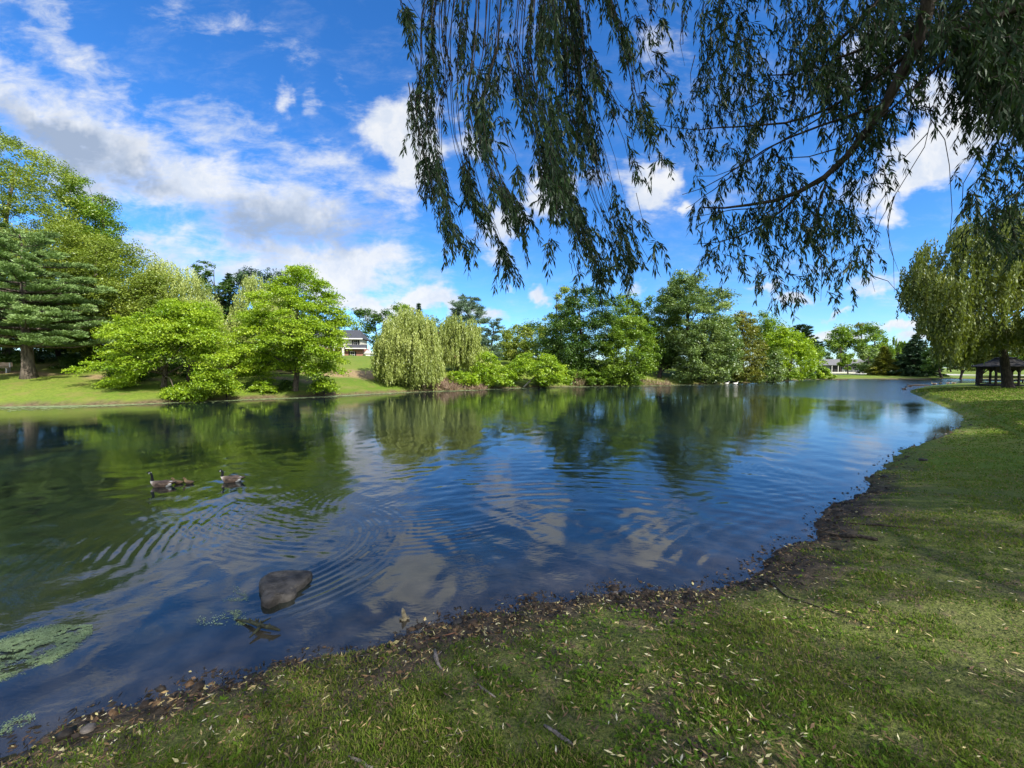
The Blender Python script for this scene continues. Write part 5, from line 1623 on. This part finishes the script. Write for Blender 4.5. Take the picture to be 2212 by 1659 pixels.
GR = 'sticks and roots lying on the near bank'
ground_stick('surface_root', 'grey gnarled root breaking the turf, bottom centre-right', 'root', [(1175, 1568), (1205, 1590), (1240, 1612)], [.006, .016, .005], group=GR)
ground_stick('surface_root', 'grey knobbly stump root where litter meets grass', 'root', [(938, 1408), (942, 1428), (955, 1448)], [.012, .02, .008], group=GR, fork=[(.4, .8, .06)])
ground_stick('fallen_stick', 'brown stick at the bottom edge, left of centre', 'stick', [(755, 1638), (778, 1648), (805, 1662)], [.008, .010, .006], group=GR)
ground_stick('fallen_stick', 'dark forked stick at the lower right of the turf', 'stick', [(1480, 1600), (1505, 1622), (1545, 1656)], [.005, .010, .008], WOODD, GR)
ground_stick('fallen_stick', 'long thin straw-coloured stem in the grass below centre', 'stick', [(915, 1605), (960, 1594), (1022, 1578)], [.003, .004, .002], group=GR)
ground_stick('fallen_stick', 'short grey twig pieces left of the gnarled root', 'stick', [(1030, 1478), (1050, 1496), (1070, 1508)], [.004, .009, .004], group=GR)
ground_stick('fallen_branch', 'dark rotten branch in the mud at the bay of the right bank', 'branch', [(1790, 1156), (1830, 1162), (1895, 1168)], [.012, .04, .02], WOODD, GR, fork=[(.3, 2.6, .3)])
ground_stick('fallen_branch', 'dark thin branch above the rotten one on the muddy bank', 'branch', [(1835, 1130), (1880, 1135), (1960, 1142)], [.006, .018, .006], WOODD, GR)
ground_stick('fallen_stick', 'dark twig lying across the mud nearest the right-hand water', 'stick', [(1850, 1062), (1900, 1066), (1950, 1064)], [.006, .016, .006], WOODD, GR)
ground_stick('fallen_stick', 'dark wet stick half in the water at the left near shore', 'stick', [(655, 1432), (690, 1446), (735, 1452)], [.004, .010, .006], WOODD, GR, fork=[(.1, 1.8, .05)])
ground_stick('surface_root', 'long thin root crossing the turf toward the sunlit patch', 'root', [(1620, 1245), (1700, 1290), (1790, 1320), (1870, 1350)], [.004, .010, .008, .003], WOODD, GR)
ground_stick('fallen_stick', 'bundle of red-brown twigs in the litter band', 'stick', [(905, 1392), (945, 1378), (985, 1368)], [.003, .006, .003], surf_mat('red_twig', (.09, .04, .025), (.20, .10, .06), 20), GR, fork=[(.3, .5, .14), (.5, .3, .12)])
ground_stick('fallen_stick', 'dark stick by the shore at the turn of the bank', 'stick', [(1520, 1290), (1550, 1296), (1575, 1286)], [.006, .013, .006], WOODD, GR)

g = np.random.default_rng(71)
GB = 'small stones along the near waterline'
labs = ['pale stone at the waterline left of centre', 'dark stone in the shore mud under the litter', 'rounded stone at the tip of the small bay', 'flat stone at the water edge before the right bank', 'brown stone half buried near the left corner', 'dark clod on the muddy right bank']
for (u, v, s_, m_), lab in zip([(862, 1386, .045, ROCK), (990, 1352, .05, ROCK), (1330, 1280, .035, ROCKP), (1500, 1276, .05, ROCK), (193, 1600, .05, ROCKP), (1995, 1003, .09, ROCK)], labs):
    q = gnd(u, v, .05); an = np.sort(g.uniform(-pi, pi, 7)); ol = [(cos(a) * s_ * g.uniform(.7, 1.2), sin(a) * s_ * g.uniform(.7, 1.2)) for a in an]
    o = blobmesh('shore_stone', ol, lambda X, Y: s_ * .6, m_, (q[0], q[1], max(0, hz(*q))), u, 2, -.03); tag(o, lab, 'stone', GB)

# ------------------------------------------------------------------ birds
GOOSE = attr_mat('goose_plumage', [(0, (.012, .011, .010)), (.16, (.012, .011, .010)), (.2, (.62, .60, .55)), (.30, (.62, .60, .55)), (.36, (.13, .085, .055)), (.5, (.10, .065, .045)), (.62, (.20, .145, .10)), (.74, (.55, .48, .40)), (.80, (.6, .55, .48)), (.84, (.010, .010, .010)), (1, (.008, .008, .008))],
                 .65, vary=.3, nscale=45)
WHITE_P = surf_mat('white_feathers', (.62, .60, .55), (.80, .79, .75), 30, .7, .2)
BLACK_P = surf_mat('black_feathers', (.008, .008, .009), (.02, .02, .02), 30, .5, .2)
DOWN = attr_mat('gosling_down', [(0, (.08, .055, .035)), (1, (.24, .17, .075))], .9, vary=.25, nscale=60)
WINGM = surf_mat('wing_feathers', (.06, .040, .028), (.20, .14, .10), 26, .7, .5, (.4, 1, 1))


def loft(stations, seg=14):
    """body surface through stations (x, z, half width, half height, tilt, tint, bottom flatten)"""
    V, T_ = [], []
    st = np.array([s[:6] for s in stations], float)
    for (x, z, w, h, tl, ti) in st:
        for j in range(seg):
            a = 2 * pi * j / seg
            yy, zz_ = w * cos(a), h * sin(a)
            V.append((x - zz_ * sin(tl), yy, z + zz_ * cos(tl))); T_.append(ti)
    F = []
    m = len(st)
    for i in range(m - 1):
        for j in range(seg):
            F.append((i * seg + j, i * seg + (j + 1) % seg, (i + 1) * seg + (j + 1) % seg, (i + 1) * seg + j))
    F.append(tuple(range(seg))[::-1]); F.append(tuple(range((m - 1) * seg, m * seg)))
    return np.array(V), F, np.array(T_)


def goose(name, label, x, y, z, heading, neck='up', S=1.0, group=None, floating=True, legs=False):
    """heading: angle of the beak from +X"""
    root = empty(name, (x, y, z), heading); tag(root, label, 'goose', group)
    # body from tail to breast, then the neck curves up (tilt turns the rings)
    B = [(-.40, .155, .012, .006, 0, .05), (-.36, .150, .035, .014, 0, .05), (-.31, .142, .052, .030, 0, .12), (-.27, .125, .070, .055, 0, .25), (-.21, .105, .098, .085, 0, .40), (-.12, .090, .122, .108, 0, .46),
         (0, .085, .135, .122, 0, .50), (.10, .088, .128, .120, -.05, .56), (.17, .100, .105, .108, -.25, .66), (.215, .125, .078, .085, -.6, .76)]
    if neck == 'up':
        N = [(.235, .165, .054, .058, -1.0, .78), (.240, .21, .040, .042, -1.35, .83), (.238, .26, .031, .032, -1.55, .95), (.240, .32, .028, .029, -1.57, .95), (.248, .375, .028, .029, -1.5, .95), (.262, .415, .032, .032, -1.1, .95), (.285, .440, .036, .035, -.6, .95),
             (.310, .448, .033, .032, -.1, .95), (.335, .445, .025, .024, .1, .95), (.350, .440, .017, .015, .15, .98), (.378, .432, .012, .008, .1, 1), (.395, .428, .006, .004, .1, 1)]
    else:
        N = [(.240, .160, .054, .056, -.9, .78), (.252, .20, .040, .042, -1.35, .83), (.250, .24, .033, .034, -1.75, .95), (.240, .285, .030, .031, -1.75, .95), (.238, .325, .030, .031, -1.35, .95), (.256, .355, .033, .033, -.8, .95), (.285, .365, .036, .035, -.1, .95),
             (.312, .355, .032, .031, .35, .95), (.335, .340, .023, .022, .5, .95), (.352, .328, .016, .013, .55, .98), (.376, .312, .011, .007, .5, 1), (.392, .302, .005, .004, .5, 1)]
    V, F, ti = loft([(a, b, c * 1.0, d, e, f) for (a, b, c, d, e, f) in B + N])
    V = V * S
    me = bpy.data.meshes.new('body'); me.from_pydata([tuple(v) for v in V], [], F)
    at_ = me.attributes.new('tint', 'FLOAT', 'POINT'); 
    # pale belly and flanks under the tail
    under = (V[:, 2] < .075 * S) & (V[:, 0] < -.14 * S)
    ti = np.where(under, .25, ti)
    at_.data.foreach_set('value', ti.astype(np.float32))
    me.polygons.foreach_set('use_smooth', np.ones(len(me.polygons), bool)); me.update()
    ob = link('body', me, GOOSE, root)
    md = ob.modifiers.new('s', 'SUBSURF'); md.levels = 1; md.render_levels = 1
    hx, hz_ = (.292, .432) if neck == 'up' else (.285, .352)
    for sgn in (-1, 1):
        # folded wing lying along the flank, tips over the tail
        W_, F_, _ = loft([(.13, .115, .004, .02, 0, 0), (.08, .12, .014, .055, 0, 0), (-.02, .125, .018, .068, 0, 0), (-.13, .135, .016, .055, .1, 0), (-.24, .150, .012, .034, .15, 0), (-.34, .168, .008, .014, .15, 0), (-.385, .178, .003, .004, .15, 0)], 8)
        off = np.interp(W_[:, 0], [-.385, -.3, -.2, -.1, 0, .1, .13], [.018, .045, .085, .112, .124, .116, .10])
        W_[:, 1] += sgn * off; W_ *= S
        m2 = MB(); m2.add(W_, F_); m2.build('wing', WINGM, root, True)
        m2 = MB(); e = []
        c0 = np.array([hx, sgn * .031, hz_ - .002]); 
        W2, F2, _ = loft([(-.016, .012, .003, .006, 0, 0), (-.010, .004, .006, .018, 0, 0), (.004, -.008, .006, .018, 0, 0), (.014, -.018, .002, .006, 0, 0)], 6)
        m2.add((W2 + c0) * S, F2); m2.build('cheek_patch', WHITE_P, root, True)
    if legs:
        m2 = MB()
        for sgn in (-1, 1): m2.tube(np.array([(0, sgn * .05, .0), (.0, sgn * .05, -.09), (.0, sgn * .05, -.15), (.06, sgn * .05, -.155)]) * S, .010 * S, 6)
        m2.build('legs', BLACK_P, root)
        root.location.z += .15 * S
    elif floating:
        root.location.z -= .045 * S
    return root


def gosling(label, x, y, heading, S=1.0):
    root = empty('gosling', (x, y, -.012), heading); tag(root, label, 'gosling', 'goslings swimming behind the leading goose')
    st = [(-.10, .045, .006, .005, 0, .2), (-.085, .042, .022, .018, 0, .2), (-.05, .036, .042, .034, 0, .25), (0, .034, .050, .042, 0, .35), (.04, .042, .042, .040, -.3, .6), (.060, .060, .030, .032, -.8, .8), (.066, .080, .023, .024, -1.3, .85),
          (.070, .098, .024, .024, -1.0, .7), (.084, .112, .026, .024, -.2, .6), (.100, .110, .018, .017, .1, .8), (.112, .106, .008, .006, .1, .0), (.126, .103, .004, .003, .1, 0)]
    V, F, ti = loft(st, 10); V *= S
    me = bpy.data.meshes.new('body'); me.from_pydata([tuple(v) for v in V], [], F)
    a_ = me.attributes.new('tint', 'FLOAT', 'POINT'); a_.data.foreach_set('value', ti.astype(np.float32))
    me.polygons.foreach_set('use_smooth', np.ones(len(me.polygons), bool)); me.update()
    ob = link('body', me, DOWN, root); md = ob.modifiers.new('s', 'SUBSURF'); md.levels = 1; md.render_levels = 1
    for sgn in (-1, 1):
        m2 = MB(); W_, F_, _ = loft([(.03, .044, .002, .006, 0, 0), (.0, .042, .008, .014, 0, 0), (-.03, .044, .007, .012, 0, 0), (-.06, .048, .002, .003, 0, 0)], 6)
        W_[:, 1] += sgn * .044; m2.add(W_ * S, F_); m2.build('wing', DOWN, root, True)


def put(u, v, z=0): q = gnd(u, v, z); return float(q[0]), float(q[1])


GG = 'adult geese swimming in the pond'
gx1 = put(349, 1050); gx2 = put(500, 1040)
goose('goose', 'leading swimming goose at far left with neck stretched straight up', *gx1, 0, R(186), 'up', .77, GG)
goose('goose', 'following swimming goose with bent neck and lowered head', *gx2, 0, R(181), 'bent', .81, GG)
gosling('brown gosling directly behind the tail of the leading goose', *put(384, 1045), R(184), 1.25)
gosling('brown gosling trailing last, between the first gosling and the second goose', *put(408, 1045), R(176), 1.25)
GB2 = 'birds resting by the grassy point'
goose('water_bird', 'dark bird floating off the tip of the grassy point', *put(1953, 841.5), 0, R(20), 'bent', 1.25, GB2)['category'] = 'bird'
goose('water_bird', 'bird with raised neck swimming just beyond the dark bird', *put(1965, 835.5), 0, R(170), 'up', 1.0, GB2)['category'] = 'bird'
for (u, Y, hd, nk, lab) in [(2017, 52.5, 160, 'up', 'bird standing on the far edge of the grassy point, leftmost on land'), (2031, 50, 30, 'up', 'bird with lifted head standing nearer than the others on the point'),
                            (2047, 57, 10, 'bent', 'left bird of the close pair at the back of the point'), (2059, 57.5, 170, 'bent', 'right bird of the close pair at the back of the point')]:
    xq = float(ray(u, 830)[0] * Y); o = goose('water_bird', lab, xq, Y, max(0.02, hz(xq, Y)), R(hd), nk, 1.1, GB2, legs=True); o['category'] = 'bird'
for u, v, lab in [(1570, 830.2, 'small white bird floating by the far bank, left of two'), (1589, 830.6, 'small white bird floating by the far bank, right of two')]:
    xq, yq = put(u, v)
    root = empty('white_bird', (xq, yq, -.03)); tag(root, lab, 'bird', 'white birds by the far bank')
    V, F, ti = loft([(-.34, .20, .02, .01, 0, 0), (-.25, .15, .10, .07, 0, 0), (-.05, .12, .17, .14, 0, 0), (.12, .13, .15, .13, -.2, 0), (.20, .18, .09, .09, -.8, 0), (.22, .27, .05, .05, -1.4, 0), (.23, .35, .055, .05, -.8, 0), (.28, .38, .05, .045, 0, 0), (.33, .37, .02, .02, 0, 0), (.38, .36, .008, .006, 0, 0)], 10)
    m2 = MB(); m2.add(V * 1.25, F); m2.build('body', WHITE_P, root, True)
# log by the point
q = put(1985, 833.2); mb = MB(); mb.tube([(-1.6, .1, .02), (-.6, 0, .08), (.5, .05, .07), (1.5, -.05, .05)], [.05, .10, .11, .06], 8)
o = mb.build('driftwood_log', WOODD, None, True); o.location = (*q, 0); tag(o, 'dark driftwood log in the water at the tip of the grassy point', 'log')

# ------------------------------------------------------------------ gazebo
DARKW = surf_mat('dark_stained_wood', (.016, .012, .010), (.05, .038, .030), 6, .75, .4, (1, 1, .2))
SHING = surf_mat('grey_shingles', (.018, .017, .017), (.045, .042, .040), 5, .9, .8, (1, 1, 4), bdist=.04)
def gazebo():
    Y = 41.5; x = float(ray(2168, 830)[0] * Y); z = hz(x, Y)
    root = empty('gazebo', (x, Y, z - .02)); tag(root, 'dark wooden gazebo with shingled roof standing behind the thick willow trunk', 'gazebo')
    r = 1.95; hh = 2.0; n = 8
    pt = lambda i, rr_, zz_: (rr_ * cos(2 * pi * (i + .5) / n), rr_ * sin(2 * pi * (i + .5) / n), zz_)
    mb = MB(); mb.prism([pt(i, r + .12, 0)[:2] for i in range(n)], 'z', 0, .16); mb.build('floor_deck', DARKW, root)
    for i in range(n):
        mb = MB(); p = pt(i, r, 0); mb.box(p[0] - .07, p[0] + .07, p[1] - .07, p[1] + .07, .16, hh + .1); mb.build('post', DARKW, root)
    for i in range(n):
        a = np.array(pt(i, r, 0)); b = np.array(pt((i + 1) % n, r, 0)); d_ = (b - a); L_ = np.linalg.norm(d_); d_ /= L_
        if i != 5:
            mb = MB()
            for zz_ in (.28, .58, .88, 1.02):
                mb.tube([a + d_ * .07 + [0, 0, zz_], b - d_ * .07 + [0, 0, zz_]], .035, 4)
            mb.build('railing', DARKW, root)
        mb = MB()   # arch brace under the beam
        t = np.linspace(0, 1, 11)
        arch = [a + d_ * (.06 + (L_ - .12) * s_) + np.array([0, 0, hh - .62 + .48 * math.sin(pi * s_) ** .6]) for s_ in t]
        for q_ in range(10):
            A1, B1 = arch[q_], arch[q_ + 1]; top = hh + .08
            nn_ = np.cross(d_, [0, 0, 1]) * .025
            Vv = [A1 - nn_, B1 - nn_, [B1[0] - nn_[0], B1[1] - nn_[1], top], [A1[0] - nn_[0], A1[1] - nn_[1], top], A1 + nn_, B1 + nn_, [B1[0] + nn_[0], B1[1] + nn_[1], top], [A1[0] + nn_[0], A1[1] + nn_[1], top]]
            mb.add(Vv, [(0, 1, 2, 3), (7, 6, 5, 4), (0, 4, 5, 1), (3, 2, 6, 7)])
        mb.build('arch_panel', DARKW, root)
    mb = MB()
    rings = [(r + .62, hh), (r + .62, hh + .1), (1.62, hh + .42), (.85, hh + .88), (.80, hh + .89), (.80, hh + .97), (.92, hh + .98), (.40, hh + 1.10), (.03, hh + 1.16)]
    V = [pt(i, a_, z_) for (a_, z_) in rings for i in range(n)]
    F = [(k * n + i, k * n + (i + 1) % n, (k + 1) * n + (i + 1) % n, (k + 1) * n + i) for k in range(len(rings) - 1) for i in range(n)]
    F += [tuple(range(n))[::-1]]
    mb.add(V, F); mb.build('roof', SHING, root)
gazebo()

# ------------------------------------------------------------------ houses
WHITEP = surf_mat('white_paint', (.52, .51, .48), (.62, .61, .58), 3, .6, .05)
CREAM = surf_mat('cream_clapboard', (.42, .41, .35), (.52, .50, .43), 4, .7, .3, (.2, .2, 9), bdist=.01)
ROOFM = surf_mat('slate_roof', (.030, .033, .042), (.065, .068, .080), 4, .9, .5, (1, 1, 5), bdist=.02)
BLACKS = surf_mat('black_shutter', (.012, .012, .014), (.02, .02, .022), 10, .5, .1)
GLASS = new_mat('window_glass'); m, T, out = GLASS
p = T.n('ShaderNodeBsdfPrincipled'); p.inputs['Base Color'].default_value = (.02, .025, .03, 1); p.inputs['Roughness'].default_value = .08; T.put(out.inputs[0], p.outputs[0]); GLASS = m
BRICK = new_mat('brick'); m, T, out = BRICK
tcn = T.n('ShaderNodeTexCoord'); br = T.n('ShaderNodeTexBrick'); T.put(br.inputs['Vector'], T.mapping(tcn.outputs['Object'], rot=(R(90), 0, 0)))
br.inputs['Color1'].default_value = (.30, .11, .07, 1); br.inputs['Color2'].default_value = (.22, .085, .06, 1); br.inputs['Mortar'].default_value = (.32, .26, .22, 1); br.inputs['Scale'].default_value = 2.2
p = T.n('ShaderNodeBsdfPrincipled'); T.put(p.inputs['Base Color'], br.outputs[0]); p.inputs['Roughness'].default_value = .9; T.put(out.inputs[0], p.outputs[0]); BRICK = m


def window(root, x, y, z, w, h, shutters=True, mat=WHITEP):
    mb = MB()
    mb.box(x - w / 2 - .08, x + w / 2 + .08, y - .10, y, z + h, z + h + .1); mb.box(x - w / 2 - .08, x + w / 2 + .08, y - .12, y, z - .1, z)
    mb.box(x - w / 2 - .08, x - w / 2, y - .09, y, z, z + h); mb.box(x + w / 2, x + w / 2 + .08, y - .09, y, z, z + h)
    mb.box(x - w / 2, x + w / 2, y - .07, y - .01, z + h / 2 - .03, z + h / 2 + .03); mb.box(x - .02, x + .02, y - .065, y - .012, z, z + h)
    f = mb.build('window', mat, root)
    mb = MB(); mb.box(x - w / 2 + .003, x + w / 2 - .003, y - .045, y - .02, z + .003, z + h - .003); mb.build('pane', GLASS, f)
    if shutters:
        for s_ in (-1, 1):
            mb = MB(); c = x + s_ * (w / 2 + .31); mb.box(c - .2, c + .2, y - .06, y, z - .05, z + h + .05); mb.build('shutter', BLACKS, root)


def white_house():
    Y = 108.0; x = float(ray(742, 773)[0] * Y); z = 5.15
    root = empty('white_house', (x, Y, z), R(8)); tag(root, 'cream two-storey house with dark roof and white columned porch on the hill', 'house')
    # local: front faces -y.  x from -10 to 7
    mb = MB(); mb.box(-11, 5.2, .0, 8, -1.5, 2.9); mb.build('lower_wall', BRICK, root)
    mb = MB(); mb.box(-11, 4.6, .15, 8, 2.9, 5.6); mb.build('upper_wall', CREAM, root)
    mb = MB(); mb.prism([(-1.0, 5.62), (-1.0, 5.45), (9.2, 5.45), (9.2, 5.62), (4.1, 8.3)], 'x', -11.6, 3.6)
    mb.add([(3.6, -1.0, 5.62), (3.6, 9.2, 5.62), (5.3, 9.2, 5.62), (5.3, -1.0, 5.62), (3.6, 4.1, 8.3), (5.3, -1, 5.45), (5.3, 9.2, 5.45), (3.6, -1, 5.45), (3.6, 9.2, 5.45)],
           [(3, 2, 4), (0, 3, 4), (2, 1, 4), (3, 5, 6, 2), (0, 7, 5, 3), (5, 7, 8, 6), (1, 2, 6, 8)])
    rf = mb.build('roof', ROOFM, root)
    mb = MB(); mb.box(-11.7, 5.42, -1.12, -1.003, 5.3, 5.60); mb.build('gutter', WHITEP, root)
    mb = MB(); mb.box(-4, -3, 3.5, 4.6, 7.0, 9.2); mb.build('chimney', BRICK, rf)
    # lower slate skirt roof on the right
    mb = MB(); mb.prism([(-1.35, 2.75), (-1.35, 2.9), (.14, 3.9), (.14, 2.75)], 'x', .9, 6.4); mb.build('skirt_roof', ROOFM, root)
    mb = MB(); mb.box(.85, 6.45, -1.45, -1.353, 2.62, 2.88); mb.build('gutter', WHITEP, root)
    # porch with columns and pediment
    for cx in (-2.6, -1.9, .3, .62):
        mb = MB(); mb.tube([(cx, -2.0, -1.0), (cx, -2.0, -.9), (cx, -2.0, 2.7), (cx, -2.0, 2.85)], [.24, .17, .15, .22], 12); mb.build('column', WHITEP, root)
    mb = MB(); mb.box(-2.95, .95, -2.3, -.003, 2.86, 3.12); mb.prism([(-3.1, 3.12), (1.1, 3.12), (.55, 3.55), (-.1, 3.85), (-1.0, 4.0), (-1.9, 3.85), (-2.55, 3.55)], 'y', -2.4, .147)
    mb.build('porch_roof', WHITEP, root)
    mb = MB(); mb.box(-2.95, .95, -2.3, -.003, -1.3, -1.0); mb.build('porch_floor', surf_mat('porch_stone', (.25, .22, .2), (.35, .32, .3), 4), root)
    mb = MB(); mb.box(-1.4, -.4, -.06, .0, -1.0, 1.2); mb.build('door', surf_mat('red_door', (.12, .03, .02), (.16, .04, .03), 4), root)
    for xx in (-9, -6.5, -4, -1, 3.3): window(root, xx, .15, 3.75, .9, 1.35)
    for xx in (2.4, -4.5, -7.5): window(root, xx, 0, .2, 1.0, 1.7)
    # small white side bay on the right
    mb = MB(); mb.box(5.2, 7.0, .8, 6, -1.5, 1.4); mb.build('side_bay', WHITEP, root)
    mb = MB(); mb.prism([(4.9, 1.4), (7.4, 1.4), (6.1, 2.35)], 'y', .5, 6.2); mb.build('bay_roof', WHITEP, root)
    window(root, 6.1, .8, -.4, .7, 1.2, False)
white_house()


def second_house():
    Y = 98.0; x = float(ray(946, 760)[0] * Y); z = 5.0
    root = empty('brick_house', (x, Y, z), R(-6)); tag(root, 'white and brick house glimpsed between the two pale willows', 'house')
    mb = MB(); mb.box(-5, 5, 0, 7, -1, 1.9); mb.build('lower_wall', BRICK, root)
    mb = MB(); mb.box(-5, 5, -.12, 7, 1.9, 4.6); mb.build('upper_wall', WHITEP, root)
    mb = MB(); mb.prism([(-.6, 4.6), (7.6, 4.6), (3.5, 6.9)], 'x', -5.5, 5.5); mb.build('roof', surf_mat('brown_roof', (.14, .07, .05), (.2, .1, .07), 4), root)
    for xx in (-3, 0, 3): window(root, xx, -.12, 2.6, .9, 1.3)
    for xx in (-3, 3): window(root, xx, 0, .1, .9, 1.2, False)
second_house()


def ranch_house():
    Y = 138.0; x = float(ray(1835, 795)[0] * Y); z = hz(x, Y)
    root = empty('ranch_house', (x, Y, z), R(-4)); tag(root, 'long low grey ranch house at the far end of the pond', 'house')
    GREYW = surf_mat('grey_siding', (.13, .145, .145), (.19, .205, .205), 3, .8, .2, (1, 1, 8))
    mb = MB(); mb.box(-10, 10, 0, 8, -.5, 2.7); mb.build('wall', GREYW, root)
    mb = MB(); mb.prism([(-1.2, 2.7), (9.2, 2.7), (4, 4.9)], 'x', -10.8, 10.8); mb.build('roof', surf_mat('grey_roof', (.10, .10, .11), (.16, .16, .17), 4), root)
    for xx in (1.5, 3.4, 6.0): window(root, xx, 0, 1.0, 1.2, 1.1, False)
    mb = MB(); mb.box(-6.5, -2.5, -.05, -.002, .1, 2.4); mb.build('carport_shade_panel', BLACKS, root)  # flat black panel painted in for the shade inside the carport
    for xx in (-6.6, -4.5, -2.4):
        mb = MB(); mb.box(xx - .08, xx + .08, -1.0, -.85, 0, 2.7); mb.build('porch_post', WHITEP, root)
    mb = MB(); mb.box(10.0, 13.0, 1, 8, -.5, 2.4); mb.build('garage', WHITEP, root)
    # small low wall in front
    mb = MB(); mb.box(-6.5, 6.5, -.2, .2, 0, .45)
    xw = float(ray(1820, 800)[0] * 128); o = mb.build('low_wall', surf_mat('pale_stone', (.4, .38, .34), (.5, .48, .44), 4), None); o.location = (xw, 128, hz(xw, 128)); tag(o, 'low pale wall along the lawn before the ranch house', 'wall')
ranch_house()


def parked_car():
    Y = 126.0; x = float(ray(1870, 800)[0] * Y); z = hz(x, Y)
    root = empty('parked_car', (x, Y, z), R(-5)); tag(root, 'dark parked car beside the ranch house garage', 'car')
    PAINT = surf_mat('dark_car_paint', (.01, .012, .016), (.014, .016, .02), 2, .25, 0, spec=.6)
    mb = MB(); mb.prism([(-2.1, .35), (-2.15, .75), (-1.9, .95), (-1.2, 1.0), (-.6, 1.42), (.9, 1.45), (1.6, 1.0), (2.1, .9), (2.2, .4)], 'y', -.85, .85); mb.build('body', PAINT, root, bevel=.05)
    mb = MB(); mb.prism([(-1.05, 1.02), (-.58, 1.37), (.85, 1.39), (1.4, 1.02)], 'y', -.87, .87); mb.build('window', GLASS, root)
    for wx in (-1.35, 1.35):
        for wy in (-.82, .82):
            mb = MB(); mb.tube([(wx, wy - .1, .33), (wx, wy + .1, .33)], .33, 14); mb.build('wheel', BLACKS, root)
parked_car()
# utility pole with wires
Y = 132.0; x = float(ray(1815, 790)[0] * Y); z = hz(x, Y)
root = empty('utility_pole', (x, Y, z)); tag(root, 'wooden utility pole with wires before the ranch house', 'pole')
mb = MB(); mb.tube([(0, 0, -.3), (0, 0, 8.8)], [.16, .12], 8); mb.build('pole', BARK_D, root)
mb = MB(); mb.box(-1.1, 1.1, -.07, .07, 8.1, 8.25); mb.build('crossarm', BARK_D, root)
for s_, h_ in ((-1, 8.3), (1, 8.3), (0, 6.6)):
    mb = MB(); t = np.linspace(-1, 1, 21); mb.tube(np.stack([t * 30 + s_, t * 3, h_ - 1.1 * (1 - t * t)], -1), .02, 4); mb.build('wire', BLACKS, root)

# road and far path
def strip(name, pts, w, mat, dz=.03, kind='structure'):
    P = np.array(pts, float); d = np.concatenate([[0], np.cumsum(np.linalg.norm(np.diff(P, axis=0), axis=1))]); m = max(4, int(d[-1] / 1.5)); t = np.linspace(0, d[-1], m)
    Q = np.stack([np.interp(t, d, P[:, i]) for i in range(2)], -1); Tn_ = norm(np.gradient(Q, axis=0)); Nn = np.stack([-Tn_[:, 1], Tn_[:, 0]], -1)
    k = 7; V = []
    for s_ in np.linspace(-.5, .5, k): V.append(Q + Nn * s_ * w)
    V = np.stack(V, 1).reshape(-1, 2); zz_ = height(V[:, 0], V[:, 1])[0] + dz + .04
    i = np.arange(m - 1)[:, None] * k + np.arange(k - 1)[None]; F = np.stack([i, i + 1, i + k + 1, i + k], -1).reshape(-1, 4)
    tag(link(name, npmesh(name, np.stack([V[:, 0], V[:, 1], zz_], -1), F, None, True), mat), kind=kind)


CONC = surf_mat('pale_concrete', (.42, .40, .37), (.56, .54, .50), 1.5, .9, .1)
ASPH = surf_mat('asphalt', (.16, .16, .16), (.24, .24, .24), 3, .9, .2)
strip('road', [(60, 150), (100, 124), (122, 112), (150, 92), (180, 70)], 7.0, CONC)
strip('footpath', [(84, 116), (100, 108), (112, 100), (124, 96)], 2.0, CONC)
# bench at the left edge, table and fence bits at the right edge
def bench(label, u, Y, rz):
    x = float(ray(u, 820)[0] * Y); root = empty('park_bench', (x, Y, hz(x, Y)), rz); tag(root, label, 'bench')
    TAN = surf_mat('bench_wood', (.34, .24, .16), (.46, .34, .24), 8, .8, .3)
    for nm, bx in (('seat', (-.75, .75, -.25, .2, .42, .47)), ('backrest', (-.75, .75, .2, .24, .55, .9))):
        mb = MB(); mb.box(*bx); mb.build(nm, TAN, root)
    for sx in (-.6, .6):
        mb = MB(); mb.box(sx - .04, sx + .04, -.2, .19, 0, .42); mb.box(sx - .04, sx + .04, .16, .198, .42, .88); mb.build('leg', WHITEP, root)
bench('pale wooden bench in the shade at the far left edge', -2, 33.0, R(20))
mb = MB()
x = float(ray(2235, 815)[0] * 47); z = hz(x, 47)
root = empty('picnic_table', (x, 47, z)); tag(root, 'dark picnic table on the grass right of the gazebo', 'table')
mb = MB(); mb.box(-1.6, 1.6, -.4, .4, .72, .78); mb.build('table_top', DARKW, root)
for s_ in (-1, 1):
    mb = MB(); mb.box(-1.6, 1.6, s_ * .75 - .13, s_ * .75 + .13, .42, .47); mb.build('bench_seat', DARKW, root)
    mb = MB(); mb.box(s_ * 1.1 - .05, s_ * 1.1 + .05, -.8, .8, .34, .42); mb.box(s_ * 1.1 - .05, s_ * 1.1 + .05, -.3, -.2, 0, .34); mb.box(s_ * 1.1 - .05, s_ * 1.1 + .05, .2, .3, 0, .34); mb.box(s_ * 1.1 - .05, s_ * 1.1 + .05, -.05, .05, .42, .72)
    mb.build('leg', DARKW, root)
# pale leaning trunk in the shore bush
a_ = at(1131, 836, 49.3); b_ = at(1178, 798, 49.6)
root = bpy.data.objects.get('leaning_tree')
mb = MB(); P = np.linspace(a_, b_, 7); P[:, 2] += .12 * np.sin(np.linspace(0, pi, 7)); mb.tube(P - np.array(root.location), np.linspace(.10, .05, 7), 7); mb.build('trunk', BARK_P, root, True)
# garden shrubs by the house
for u, v0, v1, w, mt, lab in [(762, 764, 776, 12, 'foliage_willow', 'blue-green round garden shrub by the porch'), (780, 760, 775, 20, 'foliage_deep', 'dark garden hedge under the right bay of the white house'), (715, 752, 775, 24, 'foliage_olive', 'yellow-orange garden bush left of the white house porch')]:
    shrub('garden_shrub', lab, 'garden shrubs by the white house', [(u - w / 2, v1), (u - w / 2, (v0 + v1) / 2), (u, v0), (u + w / 2, (v0 + v1) / 2), (u + w / 2, v1)], 103, mt, Rm=1.0, rc=.4, trunk=False, cov=5)
